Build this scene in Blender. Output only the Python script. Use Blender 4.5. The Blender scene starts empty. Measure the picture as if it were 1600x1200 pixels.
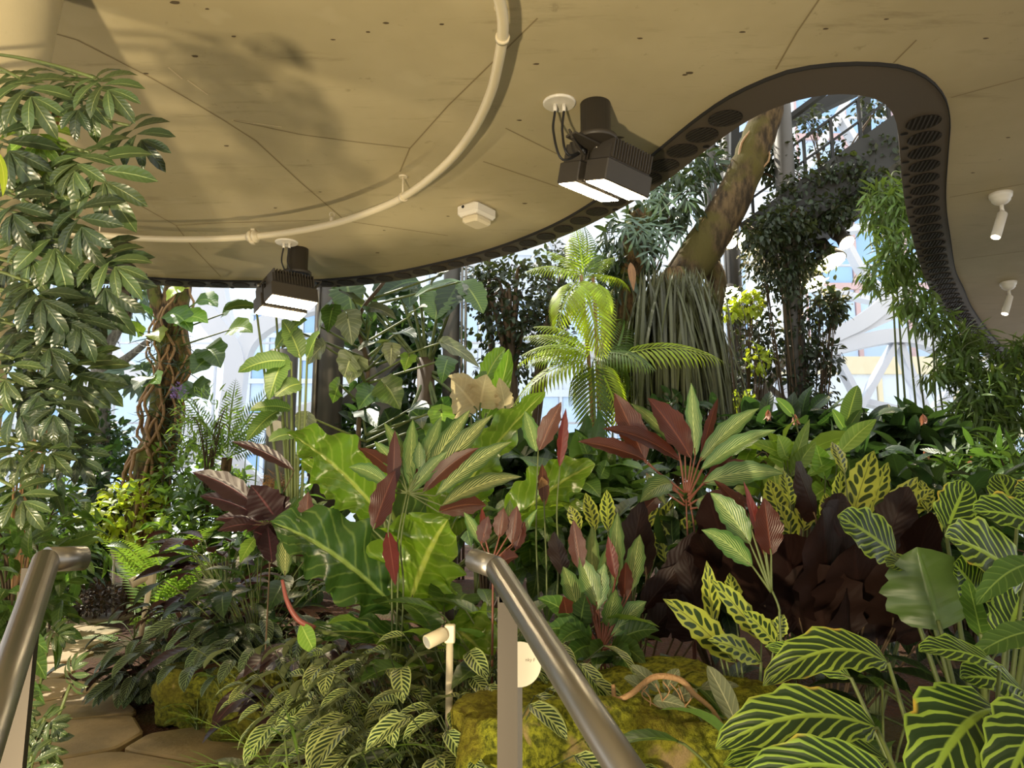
import bpy, math, random
import numpy as np
from mathutils import Vector, Matrix, noise
random.seed(11)
RNG = np.random.default_rng(5)
SC = bpy.context.scene
COL = SC.collection
F = 1180.0
CAMZ = 1.25
PITCH = math.radians(9.0)
CP, SP = math.cos(PITCH), math.sin(PITCH)
CAM = Vector((0, 0, CAMZ))
CEIL = 3.5
pi = math.pi

def ray(px, py):
    x = (px - 800) / F; y = (600 - py) / F
    return Vector((x, CP - y * SP, SP + y * CP))
def at(px, py, d):
    r = ray(px, py); return CAM + r * (d / r.y)
def atz(px, py, z):
    r = ray(px, py); return CAM + r * ((z - CAMZ) / r.z)
def V(*a): return Vector(a)

# ------------------------------------------------------------------ terrain
XE_Y = [0, 3.0, 3.57, 4.4, 5.0, 5.8, 6.9, 8.5, 9.6, 14, 40]
XE_X = [-.25, -.8, -1.03, -1.5, -2.45, -3.05, -3.75, -4.2, -4.6, -4.6, -4.6]
XL_Y = [0, 2.5, 4.4, 5.8, 8.5, 10, 40]
XL_X = [-1.75, -2.2, -2.75, -3.9, -5.6, -6.4, -6.4]
def sstep(a, b, x):
    t = min(1, max(0, (x - a) / (b - a))); return t * t * (3 - 2 * t)
def gz(x, y):
    xe = np.interp(y, XE_Y, XE_X); xl = np.interp(y, XL_Y, XL_X)
    h = .36 * sstep(0.05, 1.5, x - xe) + .12 * sstep(.05, .8, xl - x)
    if y > 9.4: h = max(h, .1 * sstep(9.4, 10.2, y))
    return float(h) - .03
def gp(x, y): return Vector((x, y, gz(x, y)))

# ------------------------------------------------------------------ mesh builders
class MB:
    def __init__(s): s.v = []; s.f = []; s.uv = []; s.m = []; s.smooth = []
    def add(s, verts, faces, uv=None, m=0, smooth=True):
        b = len(s.v); s.v += [tuple(v) for v in verts]
        s.uv += uv if uv else [(0.5, 0.5)] * len(verts)
        for f in faces:
            s.f.append([b + i for i in f]); s.m.append(m); s.smooth.append(smooth)
        return s
    def box(s, c, d, R=None, m=0, bev=0):
        hx, hy, hz = d[0] / 2, d[1] / 2, d[2] / 2
        if bev:
            e = bev
            pts = []
            for z, k in ((-hz, 1), (-hz + e, 0), (hz - e, 0), (hz, 1)):
                q = e if k else 0
                for (sx, sy) in ((-1, -1), (1, -1), (1, 1), (-1, 1)):
                    X = hx - q; Y = hy - q
                    if sx * sy > 0: pts += [(sx * (X - 0), sy * (Y - e), z), (sx * (X - e), sy * Y, z)]
                    else: pts += [(sx * (X - e), sy * Y, z), (sx * X, sy * (Y - e), z)]
            faces = [list(range(7, -1, -1)), list(range(24, 32))]
            for r in range(3):
                for j in range(8):
                    k = (j + 1) % 8
                    faces.append([r * 8 + j, r * 8 + k, r * 8 + 8 + k, r * 8 + 8 + j])
        else:
            pts = [(x, y, z) for z in (-hz, hz) for (x, y) in ((-hx, -hy), (hx, -hy), (hx, hy), (-hx, hy))]
            faces = [[3, 2, 1, 0], [4, 5, 6, 7], [0, 1, 5, 4], [1, 2, 6, 5], [2, 3, 7, 6], [3, 0, 4, 7]]
        c = Vector(c)
        pts = [c + (R @ Vector(p) if R else Vector(p)) for p in pts]
        return s.add(pts, faces, None, m, False)
    def bar(s, a, b, w, h=None, m=0, up=V(0, 0, 1), bev=0):
        a = Vector(a); b = Vector(b); d = b - a; L = d.length; d.normalize()
        x = d.cross(up)
        if x.length < 1e-3: x = d.cross(V(0, 1, 0))
        x.normalize(); u = x.cross(d)
        R = Matrix((x, d, u)).transposed()
        return s.box((a + b) / 2, (w, L, h or w), R, m, bev)
    def tube(s, pts, r, n=8, m=0, caps=True, smooth=True):
        pts = [Vector(p) for p in pts]; N = len(pts)
        rs = list(r) if hasattr(r, '__len__') else [r] * N
        if len(rs) != N: rs = list(np.interp(np.linspace(0, 1, N), np.linspace(0, 1, len(rs)), rs))
        vs = []; uv = []; u = None
        for i, p in enumerate(pts):
            t = (pts[min(i + 1, N - 1)] - pts[max(i - 1, 0)])
            if t.length < 1e-9: t = V(0, 0, 1)
            t.normalize()
            if u is None:
                u = t.cross(V(0.13, .97, .2));
                if u.length < .05: u = t.cross(V(1, 0, 0))
            else: u = u - t * u.dot(t)
            u.normalize(); w = t.cross(u)
            for k in range(n):
                a = 2 * pi * k / n
                vs.append(p + (u * math.cos(a) + w * math.sin(a)) * rs[i]); uv.append((k / n, i / N))
        fs = [[i * n + k, i * n + (k + 1) % n, (i + 1) * n + (k + 1) % n, (i + 1) * n + k] for i in range(N - 1) for k in range(n)]
        s.add(vs, fs, uv, m, smooth)
        if caps:
            b = len(s.v) - len(vs)
            s.f.append([b + k for k in range(n - 1, -1, -1)]); s.m.append(m); s.smooth.append(False)
            s.f.append([b + (N - 1) * n + k for k in range(n)]); s.m.append(m); s.smooth.append(False)
        return s
    def lathe(s, c, prof, n=24, axis=None, m=0, smooth=True):
        # prof: list of (r, h) along axis
        c = Vector(c); ax = Vector(axis or (0, 0, 1)).normalized()
        q = ax.to_track_quat('Z', 'Y').to_matrix()
        vs = []
        for (r, h) in prof:
            for k in range(n):
                a = 2 * pi * k / n
                vs.append(c + q @ Vector((r * math.cos(a), r * math.sin(a), h)))
        N = len(prof)
        fs = [[i * n + k, i * n + (k + 1) % n, (i + 1) * n + (k + 1) % n, (i + 1) * n + k] for i in range(N - 1) for k in range(n)]
        s.add(vs, fs, None, m, smooth)
        b = len(s.v) - len(vs)
        s.f.append([b + k for k in range(n - 1, -1, -1)]); s.m.append(m); s.smooth.append(False)
        s.f.append([b + (N - 1) * n + k for k in range(n)]); s.m.append(m); s.smooth.append(False)
        return s
    def prism(s, poly, z0, z1, m=0):
        n = len(poly)
        a = sum(poly[i][0] * poly[(i + 1) % n][1] - poly[(i + 1) % n][0] * poly[i][1] for i in range(n))
        if a < 0: poly = poly[::-1]
        vs = [(p[0], p[1], z0) for p in poly] + [(p[0], p[1], z1) for p in poly]
        fs = [list(range(n - 1, -1, -1)), list(range(n, 2 * n))] + [[i, (i + 1) % n, n + (i + 1) % n, n + i] for i in range(n)]
        return s.add(vs, fs, None, m, False)
    def mesh(s, name, org):
        me = bpy.data.meshes.new(name)
        o = Vector(org)
        me.from_pydata([(x - o.x, y - o.y, z - o.z) for x, y, z in s.v], [], s.f)
        uvl = me.uv_layers.new(name='UVMap')
        li = np.empty(len(me.loops), dtype=np.int32); me.loops.foreach_get('vertex_index', li)
        uvl.data.foreach_set('uv', np.array(s.uv, dtype=np.float32)[li].ravel())
        me.polygons.foreach_set('use_smooth', s.smooth)
        me.polygons.foreach_set('material_index', s.m)
        me.update(); return me

class NB:   # numpy quad mesh, for foliage
    def __init__(s): s.V = []; s.F = []; s.U = []; s.n = 0
    def put(s, tpl, P, D, N, S):
        tv, tf, tu = tpl
        P = np.atleast_2d(np.array(P, float)); D = np.atleast_2d(np.array(D, float)); N = np.atleast_2d(np.array(N, float))
        S = np.broadcast_to(np.array(S, float).ravel(), (len(P),))
        Y = D / np.maximum(1e-6, np.linalg.norm(D, axis=1, keepdims=True))
        X = np.cross(Y, N); X += 1e-4 * np.array([1, .3, .2]); X /= np.linalg.norm(X, axis=1, keepdims=True)
        Z = np.cross(X, Y)
        W = (tv[None, :, 0:1] * X[:, None] + tv[None, :, 1:2] * Y[:, None] + tv[None, :, 2:3] * Z[:, None]) * S[:, None, None] + P[:, None]
        k, m = len(P), len(tv)
        s.V.append(W.reshape(-1, 3)); s.F.append((tf[None] + (np.arange(k) * m)[:, None, None]).reshape(-1, 4) + s.n)
        s.U.append(np.tile(tu, (k, 1))); s.n += k * m
        return s
    def raw(s, v, f, u):
        s.V.append(np.array(v, float)); s.F.append(np.array(f, int) + s.n); s.U.append(np.array(u, float)); s.n += len(v); return s
    def mesh(s, name, org):
        v = (np.concatenate(s.V) - np.array(org)[None]).astype(np.float32)
        f = np.concatenate(s.F).astype(np.int32); u = np.concatenate(s.U).astype(np.float32)
        me = bpy.data.meshes.new(name)
        me.vertices.add(len(v)); me.vertices.foreach_set('co', v.ravel())
        me.loops.add(f.size); me.loops.foreach_set('vertex_index', f.ravel())
        me.polygons.add(len(f)); me.polygons.foreach_set('loop_start', np.arange(0, f.size, 4, dtype=np.int32))
        uvl = me.uv_layers.new(name='UVMap'); uvl.data.foreach_set('uv', u[f.ravel()].ravel())
        me.polygons.foreach_set('use_smooth', np.ones(len(f), dtype=bool))
        me.update(calc_edges=True); return me

ORG = {}
def thing(name, label, cat, loc, group=None):
    o = bpy.data.objects.new(name, None); COL.objects.link(o)
    o.location = loc; o['label'] = label; o['category'] = cat; o.empty_display_size = .1
    if group: o['group'] = group
    ORG[o.name] = Vector(loc); return o
def part(name, b, mat, parent, label=None):
    org = ORG[parent.name]
    me = b.mesh(name, org)
    for m in (mat if isinstance(mat, (list, tuple)) else [mat]): me.materials.append(m)
    o = bpy.data.objects.new(name, me); COL.objects.link(o); o.parent = parent
    ORG[o.name] = org
    if label: o['label'] = label
    return o
def solo(name, b, mat, label, cat, loc=None, group=None, kind=None):
    if loc is None:
        if isinstance(b, NB): a = np.concatenate(b.V)
        else: a = np.array([tuple(v) for v in b.v])
        loc = Vector(((a[:, 0].min() + a[:, 0].max()) / 2, (a[:, 1].min() + a[:, 1].max()) / 2, a[:, 2].min()))
    me = b.mesh(name, loc)
    for m in (mat if isinstance(mat, (list, tuple)) else [mat]): me.materials.append(m)
    o = bpy.data.objects.new(name, me); COL.objects.link(o); o.location = loc
    ORG[o.name] = Vector(loc)
    if label: o['label'] = label; o['category'] = cat
    if group: o['group'] = group
    if kind: o['kind'] = kind
    return o
def struct(name, b, mat, parent=None):
    if parent: return part(name, b, mat, parent)
    return solo(name, b, mat, None, None, kind='structure')

def smooth(pts, n=8):
    pts = [Vector(p) for p in pts]
    if len(pts) < 3: return [pts[0].lerp(pts[-1], i / n) for i in range(n + 1)]
    out = []
    q = [pts[0] * 2 - pts[1]] + pts + [pts[-1] * 2 - pts[-2]]
    for i in range(1, len(q) - 2):
        a, b, c, d = q[i - 1:i + 3]
        for k in range(n):
            t = k / n
            out.append(.5 * ((2 * b) + (c - a) * t + (2 * a - 5 * b + 4 * c - d) * t * t + (3 * b - a - 3 * c + d) * t ** 3))
    out.append(pts[-1]); return out
def arc(a, b, sag, n=8):
    a = Vector(a); b = Vector(b); m = (a + b) / 2 + Vector(sag)
    return [(1 - t) ** 2 * a + 2 * t * (1 - t) * m + t * t * b for t in [i / n for i in range(n + 1)]]

# ------------------------------------------------------------------ materials
class G:
    def __init__(s, name):
        s.mat = bpy.data.materials.new(name); s.mat.use_nodes = True
        s.t = s.mat.node_tree; s.t.nodes.clear()
        s.out = s.n('ShaderNodeOutputMaterial')
    def n(s, ty, **kw):
        x = s.t.nodes.new(ty)
        for k, v in kw.items(): setattr(x, k, v)
        return x
    def set(s, sock, v):
        if isinstance(v, bpy.types.NodeSocket): s.t.links.new(v, sock)
        elif isinstance(v, (tuple, list)) and len(v) == 3 and sock.type == 'RGBA': sock.default_value = (*v, 1)
        else: sock.default_value = v
    def m(s, op, a, b=0.0, c=0.0, clamp=False):
        x = s.n('ShaderNodeMath', operation=op, use_clamp=clamp)
        s.set(x.inputs[0], a); s.set(x.inputs[1], b); s.set(x.inputs[2], c); return x.outputs[0]
    def mix(s, f, a, b, bt='MIX'):
        x = s.n('ShaderNodeMix', data_type='RGBA', blend_type=bt)
        s.set(x.inputs[0], f); s.set(x.inputs[6], a); s.set(x.inputs[7], b); return x.outputs[2]
    def step(s, x, a, b):   # smooth 0..1 between a and b
        y = s.n('ShaderNodeMapRange', interpolation_type='SMOOTHSTEP')
        s.set(y.inputs[0], x); y.inputs[1].default_value = a; y.inputs[2].default_value = b
        return y.outputs[0]
    def noise(s, scale, detail=3, vec=None, rough=.5):
        x = s.n('ShaderNodeTexNoise'); x.inputs['Scale'].default_value = scale
        x.inputs['Detail'].default_value = detail; x.inputs['Roughness'].default_value = rough
        if vec is None: vec = s.pos()
        s.t.links.new(vec, x.inputs['Vector']); return x.outputs[0]
    def pos(s): return s.n('ShaderNodeNewGeometry').outputs['Position']
    def bump(s, h, st=.3, dist=.02):
        x = s.n('ShaderNodeBump'); x.inputs['Strength'].default_value = st; x.inputs['Distance'].default_value = dist
        s.set(x.inputs['Height'], h); return x.outputs[0]
    def bsdf(s, col, rough=.5, metal=0, nrm=None, spec=.5):
        b = s.n('ShaderNodeBsdfPrincipled')
        s.set(b.inputs['Base Color'], col); s.set(b.inputs['Roughness'], rough); b.inputs['Metallic'].default_value = metal
        b.inputs['Specular IOR Level'].default_value = spec
        if nrm is not None: s.set(b.inputs['Normal'], nrm)
        return b.outputs[0]
    def end(s, sh): s.t.links.new(sh, s.out.inputs[0]); return s.mat

def srgb(r, g, b):
    f = lambda c: (c / 255 / 12.92) if c <= 10 else (((c / 255) + .055) / 1.055) ** 2.4
    return (f(r), f(g), f(b))
def plain(name, col, rough=.5, metal=0, var=.12, scale=8, bump=0, spec=.5):
    g = G(name); nz = g.noise(scale, 4)
    c = g.mix(nz, tuple(x * (1 - var) for x in col), tuple(min(1, x * (1 + var)) for x in col))
    nb = g.bump(g.noise(scale * 6, 4), bump) if bump else None
    return g.end(g.bsdf(c, rough, metal, nb, spec))
def emis(name, col, st):
    g = G(name); e = g.n('ShaderNodeEmission'); g.set(e.inputs[0], col); e.inputs[1].default_value = st
    return g.end(e.outputs[0])
def dark(c, k): return tuple(x * k for x in c)

def leafmat(name, front, vein=None, back=None, pat='veins', n=9, slant=.55, rough=.38, trans=.32, var=.3, sub=None, spec=.5, tcol=None, edge=None, vs=.4, bst=.25):
    """front colour, vein colour, colour of the leaf's underside; pat chooses the leaf's own markings"""
    g = G(name)
    uv = g.n('ShaderNodeUVMap'); sp = g.n('ShaderNodeSeparateXYZ'); g.t.links.new(uv.outputs[0], sp.inputs[0])
    u, v = sp.outputs[0], sp.outputs[1]
    p = g.m('ABSOLUTE', g.m('SUBTRACT', g.m('MULTIPLY', u, 2.0), 1.0))
    vein = vein or tuple(min(1, x * 1.7 + .02) for x in front)
    geo = g.n('ShaderNodeNewGeometry'); oi = g.n('ShaderNodeObjectInfo')
    rnd = g.m('FRACT', g.m('ADD', geo.outputs['Random Per Island'], oi.outputs['Random']))
    jit = g.noise(9, 2)
    ph = g.m('SUBTRACT', g.m('MULTIPLY', g.m('ADD', v, g.m('MULTIPLY', jit, .03)), float(n)), g.m('MULTIPLY', p, slant * n * .25))
    fr = g.m('FRACT', ph)
    tri = g.m('ABSOLUTE', g.m('SUBTRACT', g.m('MULTIPLY', fr, 2.0), 1.0))      # 0 mid of a cell, 1 on its border
    mid = g.m('SUBTRACT', 1.0, g.step(p, .03, .09))
    col = front
    if pat == 'plain':
        col = g.mix(mid, front, vein)
    elif pat == 'veins':
        ln = g.m('MULTIPLY', g.step(tri, .72, 1.0), vs)
        col = g.mix(g.m('MAXIMUM', mid, ln), front, vein)
    elif pat == 'zebra':
        w = g.m('SUBTRACT', .78, g.m('MULTIPLY', p, .24))
        st = g.m('MULTIPLY', g.m('SUBTRACT', tri, w), 9.0, clamp=True)
        ed = g.step(p, .9, .97)
        col = g.mix(g.m('MAXIMUM', g.m('MAXIMUM', g.m('SUBTRACT', 1.0, g.step(p, .05, .11)), st), ed), front, vein)
    elif pat == 'fish':
        st = g.m('MULTIPLY', g.m('SUBTRACT', tri, .55), 8.0, clamp=True)
        far = g.step(p, .82, .92)
        k = g.m('MULTIPLY', g.m('SUBTRACT', 1.0, st), g.m('SUBTRACT', 1.0, far))
        k = g.m('MULTIPLY', k, g.step(p, .05, .12))
        col = g.mix(k, vein, front)
    elif pat == 'rattle':
        side = g.m('MULTIPLY', g.m('GREATER_THAN', u, .5), .5)
        ph2 = g.m('ADD', ph, side)
        a = g.m('SUBTRACT', g.m('FRACT', ph2), .5)
        odd = g.m('FRACT', g.m('MULTIPLY', g.m('FLOOR', ph2), .5))              # 0 / .5 : long and short spots
        c0 = g.m('SUBTRACT', p, .46)
        rr = g.m('ADD', g.m('POWER', g.m('MULTIPLY', a, 2.5), 2.0), g.m('POWER', g.m('MULTIPLY', c0, g.m('ADD', 2.7, g.m('MULTIPLY', odd, 3.4))), 2.0))
        sp_ = g.m('SUBTRACT', 1.0, g.step(rr, .8, 1.1))
        md = g.m('MULTIPLY', g.m('SUBTRACT', 1.0, g.step(p, .02, .05)), .6)
        col = g.mix(g.m('MAXIMUM', sp_, md), vein, front)
    elif pat == 'feather':
        st = g.m('MULTIPLY', g.m('SUBTRACT', tri, .5), 5.0, clamp=True)
        st = g.m('MULTIPLY', st, g.m('SUBTRACT', 1.0, g.step(p, .45, .85)))
        col = g.mix(g.m('MAXIMUM', st, mid), front, vein)
    if edge: col = g.mix(g.m('MULTIPLY', g.step(p, .86, .99), g.step(g.noise(9, 2), .58, .7)), col, edge)
    if back is not None: col = g.mix(geo.outputs['Backfacing'], col, back if not mid else g.mix(mid, back, tuple(min(1, x * 1.35) for x in back)))
    hs = g.n('ShaderNodeHueSaturation'); g.set(hs.inputs['Color'], col)
    g.set(hs.inputs['Value'], g.m('ADD', 1 - var, g.m('MULTIPLY', rnd, 2 * var)))
    g.set(hs.inputs['Hue'], g.m('ADD', .49, g.m('MULTIPLY', rnd, .02)))
    col = g.mix(g.m('MULTIPLY', g.noise(30, 3), .3), hs.outputs[0], g.mix(.5, hs.outputs[0], (0, 0, 0)))
    nb = g.bump(g.m('ADD', g.m('MULTIPLY', tri, .5), g.m('MULTIPLY', mid, -1.0)), bst, .006)
    b = g.bsdf(col, rough, 0, nb, spec)
    tr = g.n('ShaderNodeBsdfTranslucent')
    tint = g.mix(1.0, col, tcol or (1.7, 1.75, .75), 'MULTIPLY'); g.set(tr.inputs[0], tint)
    mx = g.n('ShaderNodeMixShader'); mx.inputs[0].default_value = trans
    g.t.links.new(b, mx.inputs[1]); g.t.links.new(tr.outputs[0], mx.inputs[2])
    return g.end(mx.outputs[0])

def barkmat(name, c1, c2, moss=None, sc=6):
    g = G(name)
    mp = g.n('ShaderNodeMapping'); mp.inputs['Scale'].default_value = (1, 1, .35); g.t.links.new(g.pos(), mp.inputs[0])
    n1 = g.noise(sc * 3, 6, mp.outputs[0], .65)
    c = g.mix(g.step(n1, .35, .68), c1, c2)
    if moss: c = g.mix(g.step(g.noise(sc * .5, 5), .46, .6), c, moss)
    return g.end(g.bsdf(c, .85, 0, g.bump(n1, .7, .03), .2))

# ------------------------------------------------------------------ leaf templates (unit length along +y)
def prof(kind, t):
    if kind == 'lance': w = np.sin(pi * t ** .85) ** .9
    elif kind == 'oval': w = np.sin(pi * t ** .8) ** .62
    elif kind == 'heart': w = np.sin(pi * t ** .52) ** .8
    elif kind == 'strap': w = np.minimum(1, t * 8) * (1 - t ** 3) ** .8
    elif kind == 'obov': w = np.sin(pi * t ** 1.25) ** .75
    else: w = np.sin(pi * t)
    return np.maximum(w, .015)
def blade(kind='lance', asp=.3, nl=6, nw=2, arch=.5, fold=.25, ripple=0, rn=5, lobe=0, side=0):
    t = np.linspace(0, 1, nl + 1); u = np.linspace(-1, 1, nw + 1)
    T, U = np.meshgrid(t, u, indexing='ij')
    w = prof(kind, t)[:, None] * asp / 2
    x = U * w
    ang = arch * T
    k = max(abs(arch), 1e-4)
    y = np.sin(k * T) / k; z = -(1 - np.cos(k * T)) / k * np.sign(arch if arch else 1)
    h = fold * np.abs(U) * w + ripple * asp * np.sin(rn * 2 * pi * T + U * 1.3) * np.abs(U) * prof(kind, t)[:, None]
    y = y + h * np.sin(ang); z = z + h * np.cos(ang)
    if lobe: y = y - lobe * np.abs(U) ** 1.5 * np.clip(1 - T * 2.2, 0, 1) ** 1.2
    x = x + side * T * T
    v = np.stack([x, y, z], -1).reshape(-1, 3)
    n2 = nw + 1
    f = np.array([[i * n2 + j, i * n2 + j + 1, (i + 1) * n2 + j + 1, (i + 1) * n2 + j] for i in range(nl) for j in range(nw)])
    uv = np.stack([U * .5 + .5, T], -1).reshape(-1, 2)
    return v, f, uv
def compound(items, arch=.6):
    """items: (blade, y position, angle from midrib, scale, lift)"""
    Vs, Fs, Us, n = [], [], [], 0
    for (b, y0, a, s, lift) in items:
        v, f, u = b
        v = v * s
        c, sn = math.cos(a), math.sin(a)
        x = v[:, 0] * c + v[:, 1] * sn; y = -v[:, 0] * sn + v[:, 1] * c + y0
        z = v[:, 2] + lift * np.hypot(v[:, 0], v[:, 1])
        Vs.append(np.stack([x, y, z], -1)); Fs.append(f + n); Us.append(u); n += len(v)
    v = np.concatenate(Vs)
    k = max(arch, 1e-3); y = v[:, 1].copy(); z = v[:, 2].copy()
    v[:, 1] = np.sin(k * y) / k + z * np.sin(k * y); v[:, 2] = z * np.cos(k * y) - (1 - np.cos(k * y)) / k
    return v, np.concatenate(Fs), np.concatenate(Us)
def frond(pairs=16, ll=.32, lasp=.16, a0=1.25, a1=.45, arch=1.0, nl=2, droop=.6, taper=.35):
    it = [(blade('strap', .025, 6, 1, 0, 0), 0, 0, 1.0, 0)]
    for i in range(pairs):
        t = .12 + .86 * i / (pairs - 1)
        L = ll * (math.sin(pi * min(1, t * .9 + .12)) ** .6 * (1 - taper) + taper * (1 - t))
        a = a0 + (a1 - a0) * t
        for s in (-1, 1):
            it.append((blade('lance', lasp, nl, 1, droop, 0), t, s * a, L, .1))
    return compound(it, arch)
def lobed(n=5, arch=.6, asp=.3):
    b = blade('obov', asp, 5, 2, .8, .3)
    it = [(b, .42, 0, .62, 0)]
    for i in range(n):
        t = i / (n - 1)
        for s in (-1, 1):
            it.append((b, .02 + .4 * t, s * (1.9 - 1.35 * t), .5 + .1 * math.sin(pi * t), .12))
    return compound(it, arch)
def fan(n=7, asp=.28):
    b = blade('lance', asp, 4, 2, .5, .25)
    return compound([(b, 0, -1.7 + 3.4 * i / (n - 1), .8 if i in (0, n - 1) else 1, .1) for i in range(n)], .1)

T_SMALL = blade('oval', .5, 3, 2, .5, .3)
T_TINY = blade('oval', .55, 2, 2, .3, .3)
T_LANCE = blade('lance', .28, 5, 2, .8, .3)
T_LANCEW = blade('lance', .38, 5, 2, .7, .3, .05, 3)
T_OVAL = blade('oval', .45, 6, 4, .7, .3)
T_FISH = blade('oval', .42, 7, 4, .8, .35, .03, 3)
T_HEART = blade('heart', .72, 7, 4, .7, .2, .03, 2, .22)
T_STRAP = blade('strap', .045, 8, 2, .9, .2)
T_BAMBOO = blade('lance', .17, 3, 1, .5, 0)
T_PALM = frond(22, .34, .1, 1.1, .4, 1.1, 3, .9)
T_FERN = frond(20, .26, .2, 1.4, .9, .7, 2, .3, .5)
T_LOBED = lobed(4)
T_STAG = lobed(4, .5, .15)
T_FAN = fan()
T_CYCAD = frond(26, .2, .13, 1.3, .9, .5, 2, .2)
T_FERNLET = compound([(blade('strap', .03, 4, 1, 0, 0), 0, 0, 1, 0)] + [(frond(9, .3, .3, 1.3, .9, .2, 1, .1, .5), .1 + .8 * i / 9, s * (1.3 - .5 * i / 9), .42 * (1 - .75 * i / 9), .05) for i in range(10) for s in (-1, 1)], .7)

# ------------------------------------------------------------------ material library
LM = {}
gd = srgb(52, 78, 34); gm = srgb(84, 116, 44); gl = srgb(132, 162, 58); gy = srgb(182, 192, 62)
LM['dark'] = leafmat('dark_green_leaf', srgb(44, 66, 36), srgb(86, 110, 60), srgb(60, 84, 50), 'veins', rough=.36)
LM['mid'] = leafmat('mid_green_leaf', srgb(74, 104, 46), srgb(130, 156, 80), srgb(88, 116, 60), 'veins')
LM['light'] = leafmat('light_green_leaf', srgb(118, 150, 56), srgb(170, 190, 96), srgb(130, 156, 72), 'veins')
LM['yellow'] = leafmat('yellow_green_leaf', srgb(168, 184, 58), srgb(210, 214, 100), srgb(170, 180, 70), 'plain', trans=.45)
LM['ficus'] = leafmat('small_dark_leaf', srgb(46, 58, 34), None, srgb(62, 70, 44), 'plain', rough=.4, trans=.2)
LM['anth'] = leafmat('glossy_wavy_leaf', srgb(112, 148, 46), srgb(186, 202, 104), srgb(122, 152, 60), 'veins', 9, 1.1, rough=.27, trans=.42, var=.12, vs=.28, bst=.7)
LM['anthd'] = leafmat('dark_glossy_wavy_leaf', srgb(62, 92, 42), srgb(150, 172, 92), srgb(84, 112, 56), 'veins', 9, 1.1, rough=.28, trans=.3, var=.12, vs=.36, bst=.7)
LM['zebra'] = leafmat('zebra_striped_leaf', srgb(42, 64, 32), srgb(150, 178, 70), srgb(84, 110, 54), 'zebra', 9, 1.3, rough=.36, trans=.22, var=.08, edge=srgb(206, 170, 70))
LM['rattle'] = leafmat('rattlesnake_leaf', srgb(54, 74, 36), srgb(186, 196, 84), srgb(96, 48, 50), 'rattle', 8, .7, rough=.36, trans=.32, var=.1)
LM['fish'] = leafmat('fishbone_leaf', srgb(42, 64, 36), srgb(178, 190, 116), srgb(104, 112, 80), 'fish', 9, 1.1, rough=.36, trans=.22, var=.12)
LM['fishd'] = leafmat('dark_fishbone_leaf', srgb(32, 46, 34), srgb(104, 122, 84), srgb(64, 44, 50), 'fish', 9, 1.1, rough=.3, trans=.12, var=.2)
LM['feather'] = leafmat('feathered_stripe_leaf', srgb(74, 98, 54), srgb(184, 190, 128), srgb(104, 50, 48), 'feather', 12, 1.6, rough=.38, trans=.25, var=.12)
LM['strom'] = leafmat('narrow_streaked_leaf', srgb(82, 116, 62), srgb(170, 186, 120), srgb(122, 44, 40), 'feather', 10, 2.2, rough=.36, trans=.22, var=.12)
LM['red'] = leafmat('dark_red_leaf', srgb(80, 44, 33), srgb(116, 72, 54), srgb(92, 48, 37), 'veins', 12, 2.0, rough=.38, trans=.3, var=.2, tcol=(1.9, 1.1, .9))
LM['pink'] = leafmat('crimson_leaf', srgb(104, 44, 42), srgb(132, 72, 64), srgb(104, 44, 42), 'plain', rough=.38, trans=.3, var=.15, tcol=(1.9, 1.1, 1))
LM['purple'] = leafmat('purple_underside_leaf', srgb(36, 22, 19), srgb(54, 31, 26), srgb(38, 22, 18), 'veins', 9, 1.4, rough=.55, trans=.08, var=.3, tcol=(1.8, 1.0, .8), spec=.3)
LM['plum'] = leafmat('blackish_purple_leaf', srgb(50, 30, 34), srgb(96, 56, 60), srgb(72, 40, 44), 'plain', rough=.34, trans=.1, var=.25, tcol=(1.6, 1, 1))
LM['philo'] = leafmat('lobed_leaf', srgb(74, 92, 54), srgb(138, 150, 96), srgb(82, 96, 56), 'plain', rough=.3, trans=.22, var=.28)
LM['philod'] = leafmat('shaded_lobed_leaf', srgb(52, 68, 44), srgb(96, 110, 76), srgb(64, 78, 52), 'plain', rough=.3, trans=.2, var=.28)  # darker copy of the lobed leaf, with shade put into its colour
LM['grey'] = leafmat('dusty_heart_leaf', srgb(112, 120, 92), srgb(176, 178, 140), srgb(104, 116, 76), 'veins', 7, 1.0, rough=.38, trans=.25, var=.16)
LM['banana'] = leafmat('paddle_leaf', srgb(82, 110, 56), srgb(150, 168, 90), srgb(96, 122, 64), 'veins', 18, .3, rough=.38, trans=.35, var=.2)
LM['cream'] = leafmat('papery_pale_leaf', srgb(206, 190, 148), srgb(228, 214, 170), srgb(206, 190, 148), 'veins', 9, .8, rough=.6, trans=.45, var=.1, tcol=(1.3, 1.25, 1.0))
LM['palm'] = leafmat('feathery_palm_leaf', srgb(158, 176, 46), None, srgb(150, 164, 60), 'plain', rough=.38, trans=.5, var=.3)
LM['palmd'] = leafmat('shaded_palm_leaf', srgb(84, 106, 44), None, srgb(92, 112, 52), 'plain', rough=.45, trans=.42, var=.3)  # palm leaf with shade put into the colour; the sunlit side keeps the brighter one
LM['strap'] = leafmat('hanging_strap_leaf', srgb(80, 82, 52), srgb(120, 120, 84), srgb(92, 92, 62), 'plain', rough=.45, trans=.15, var=.4)
LM['fern'] = leafmat('fern_leaf', srgb(112, 146, 56), None, srgb(122, 150, 70), 'plain', rough=.5, trans=.35, var=.2)
LM['blue'] = leafmat('blue_green_leaf', srgb(92, 116, 100), srgb(130, 148, 130), srgb(96, 116, 100), 'plain', rough=.4, trans=.2, var=.2)
LM['bamboo'] = leafmat('bamboo_leaf', srgb(88, 112, 50), None, srgb(104, 124, 66), 'plain', rough=.42, trans=.3, var=.4)
LM['bronze'] = leafmat('bronze_leaf', srgb(74, 58, 44), None, srgb(90, 66, 50), 'plain', rough=.4, trans=.15, var=.3)
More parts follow.
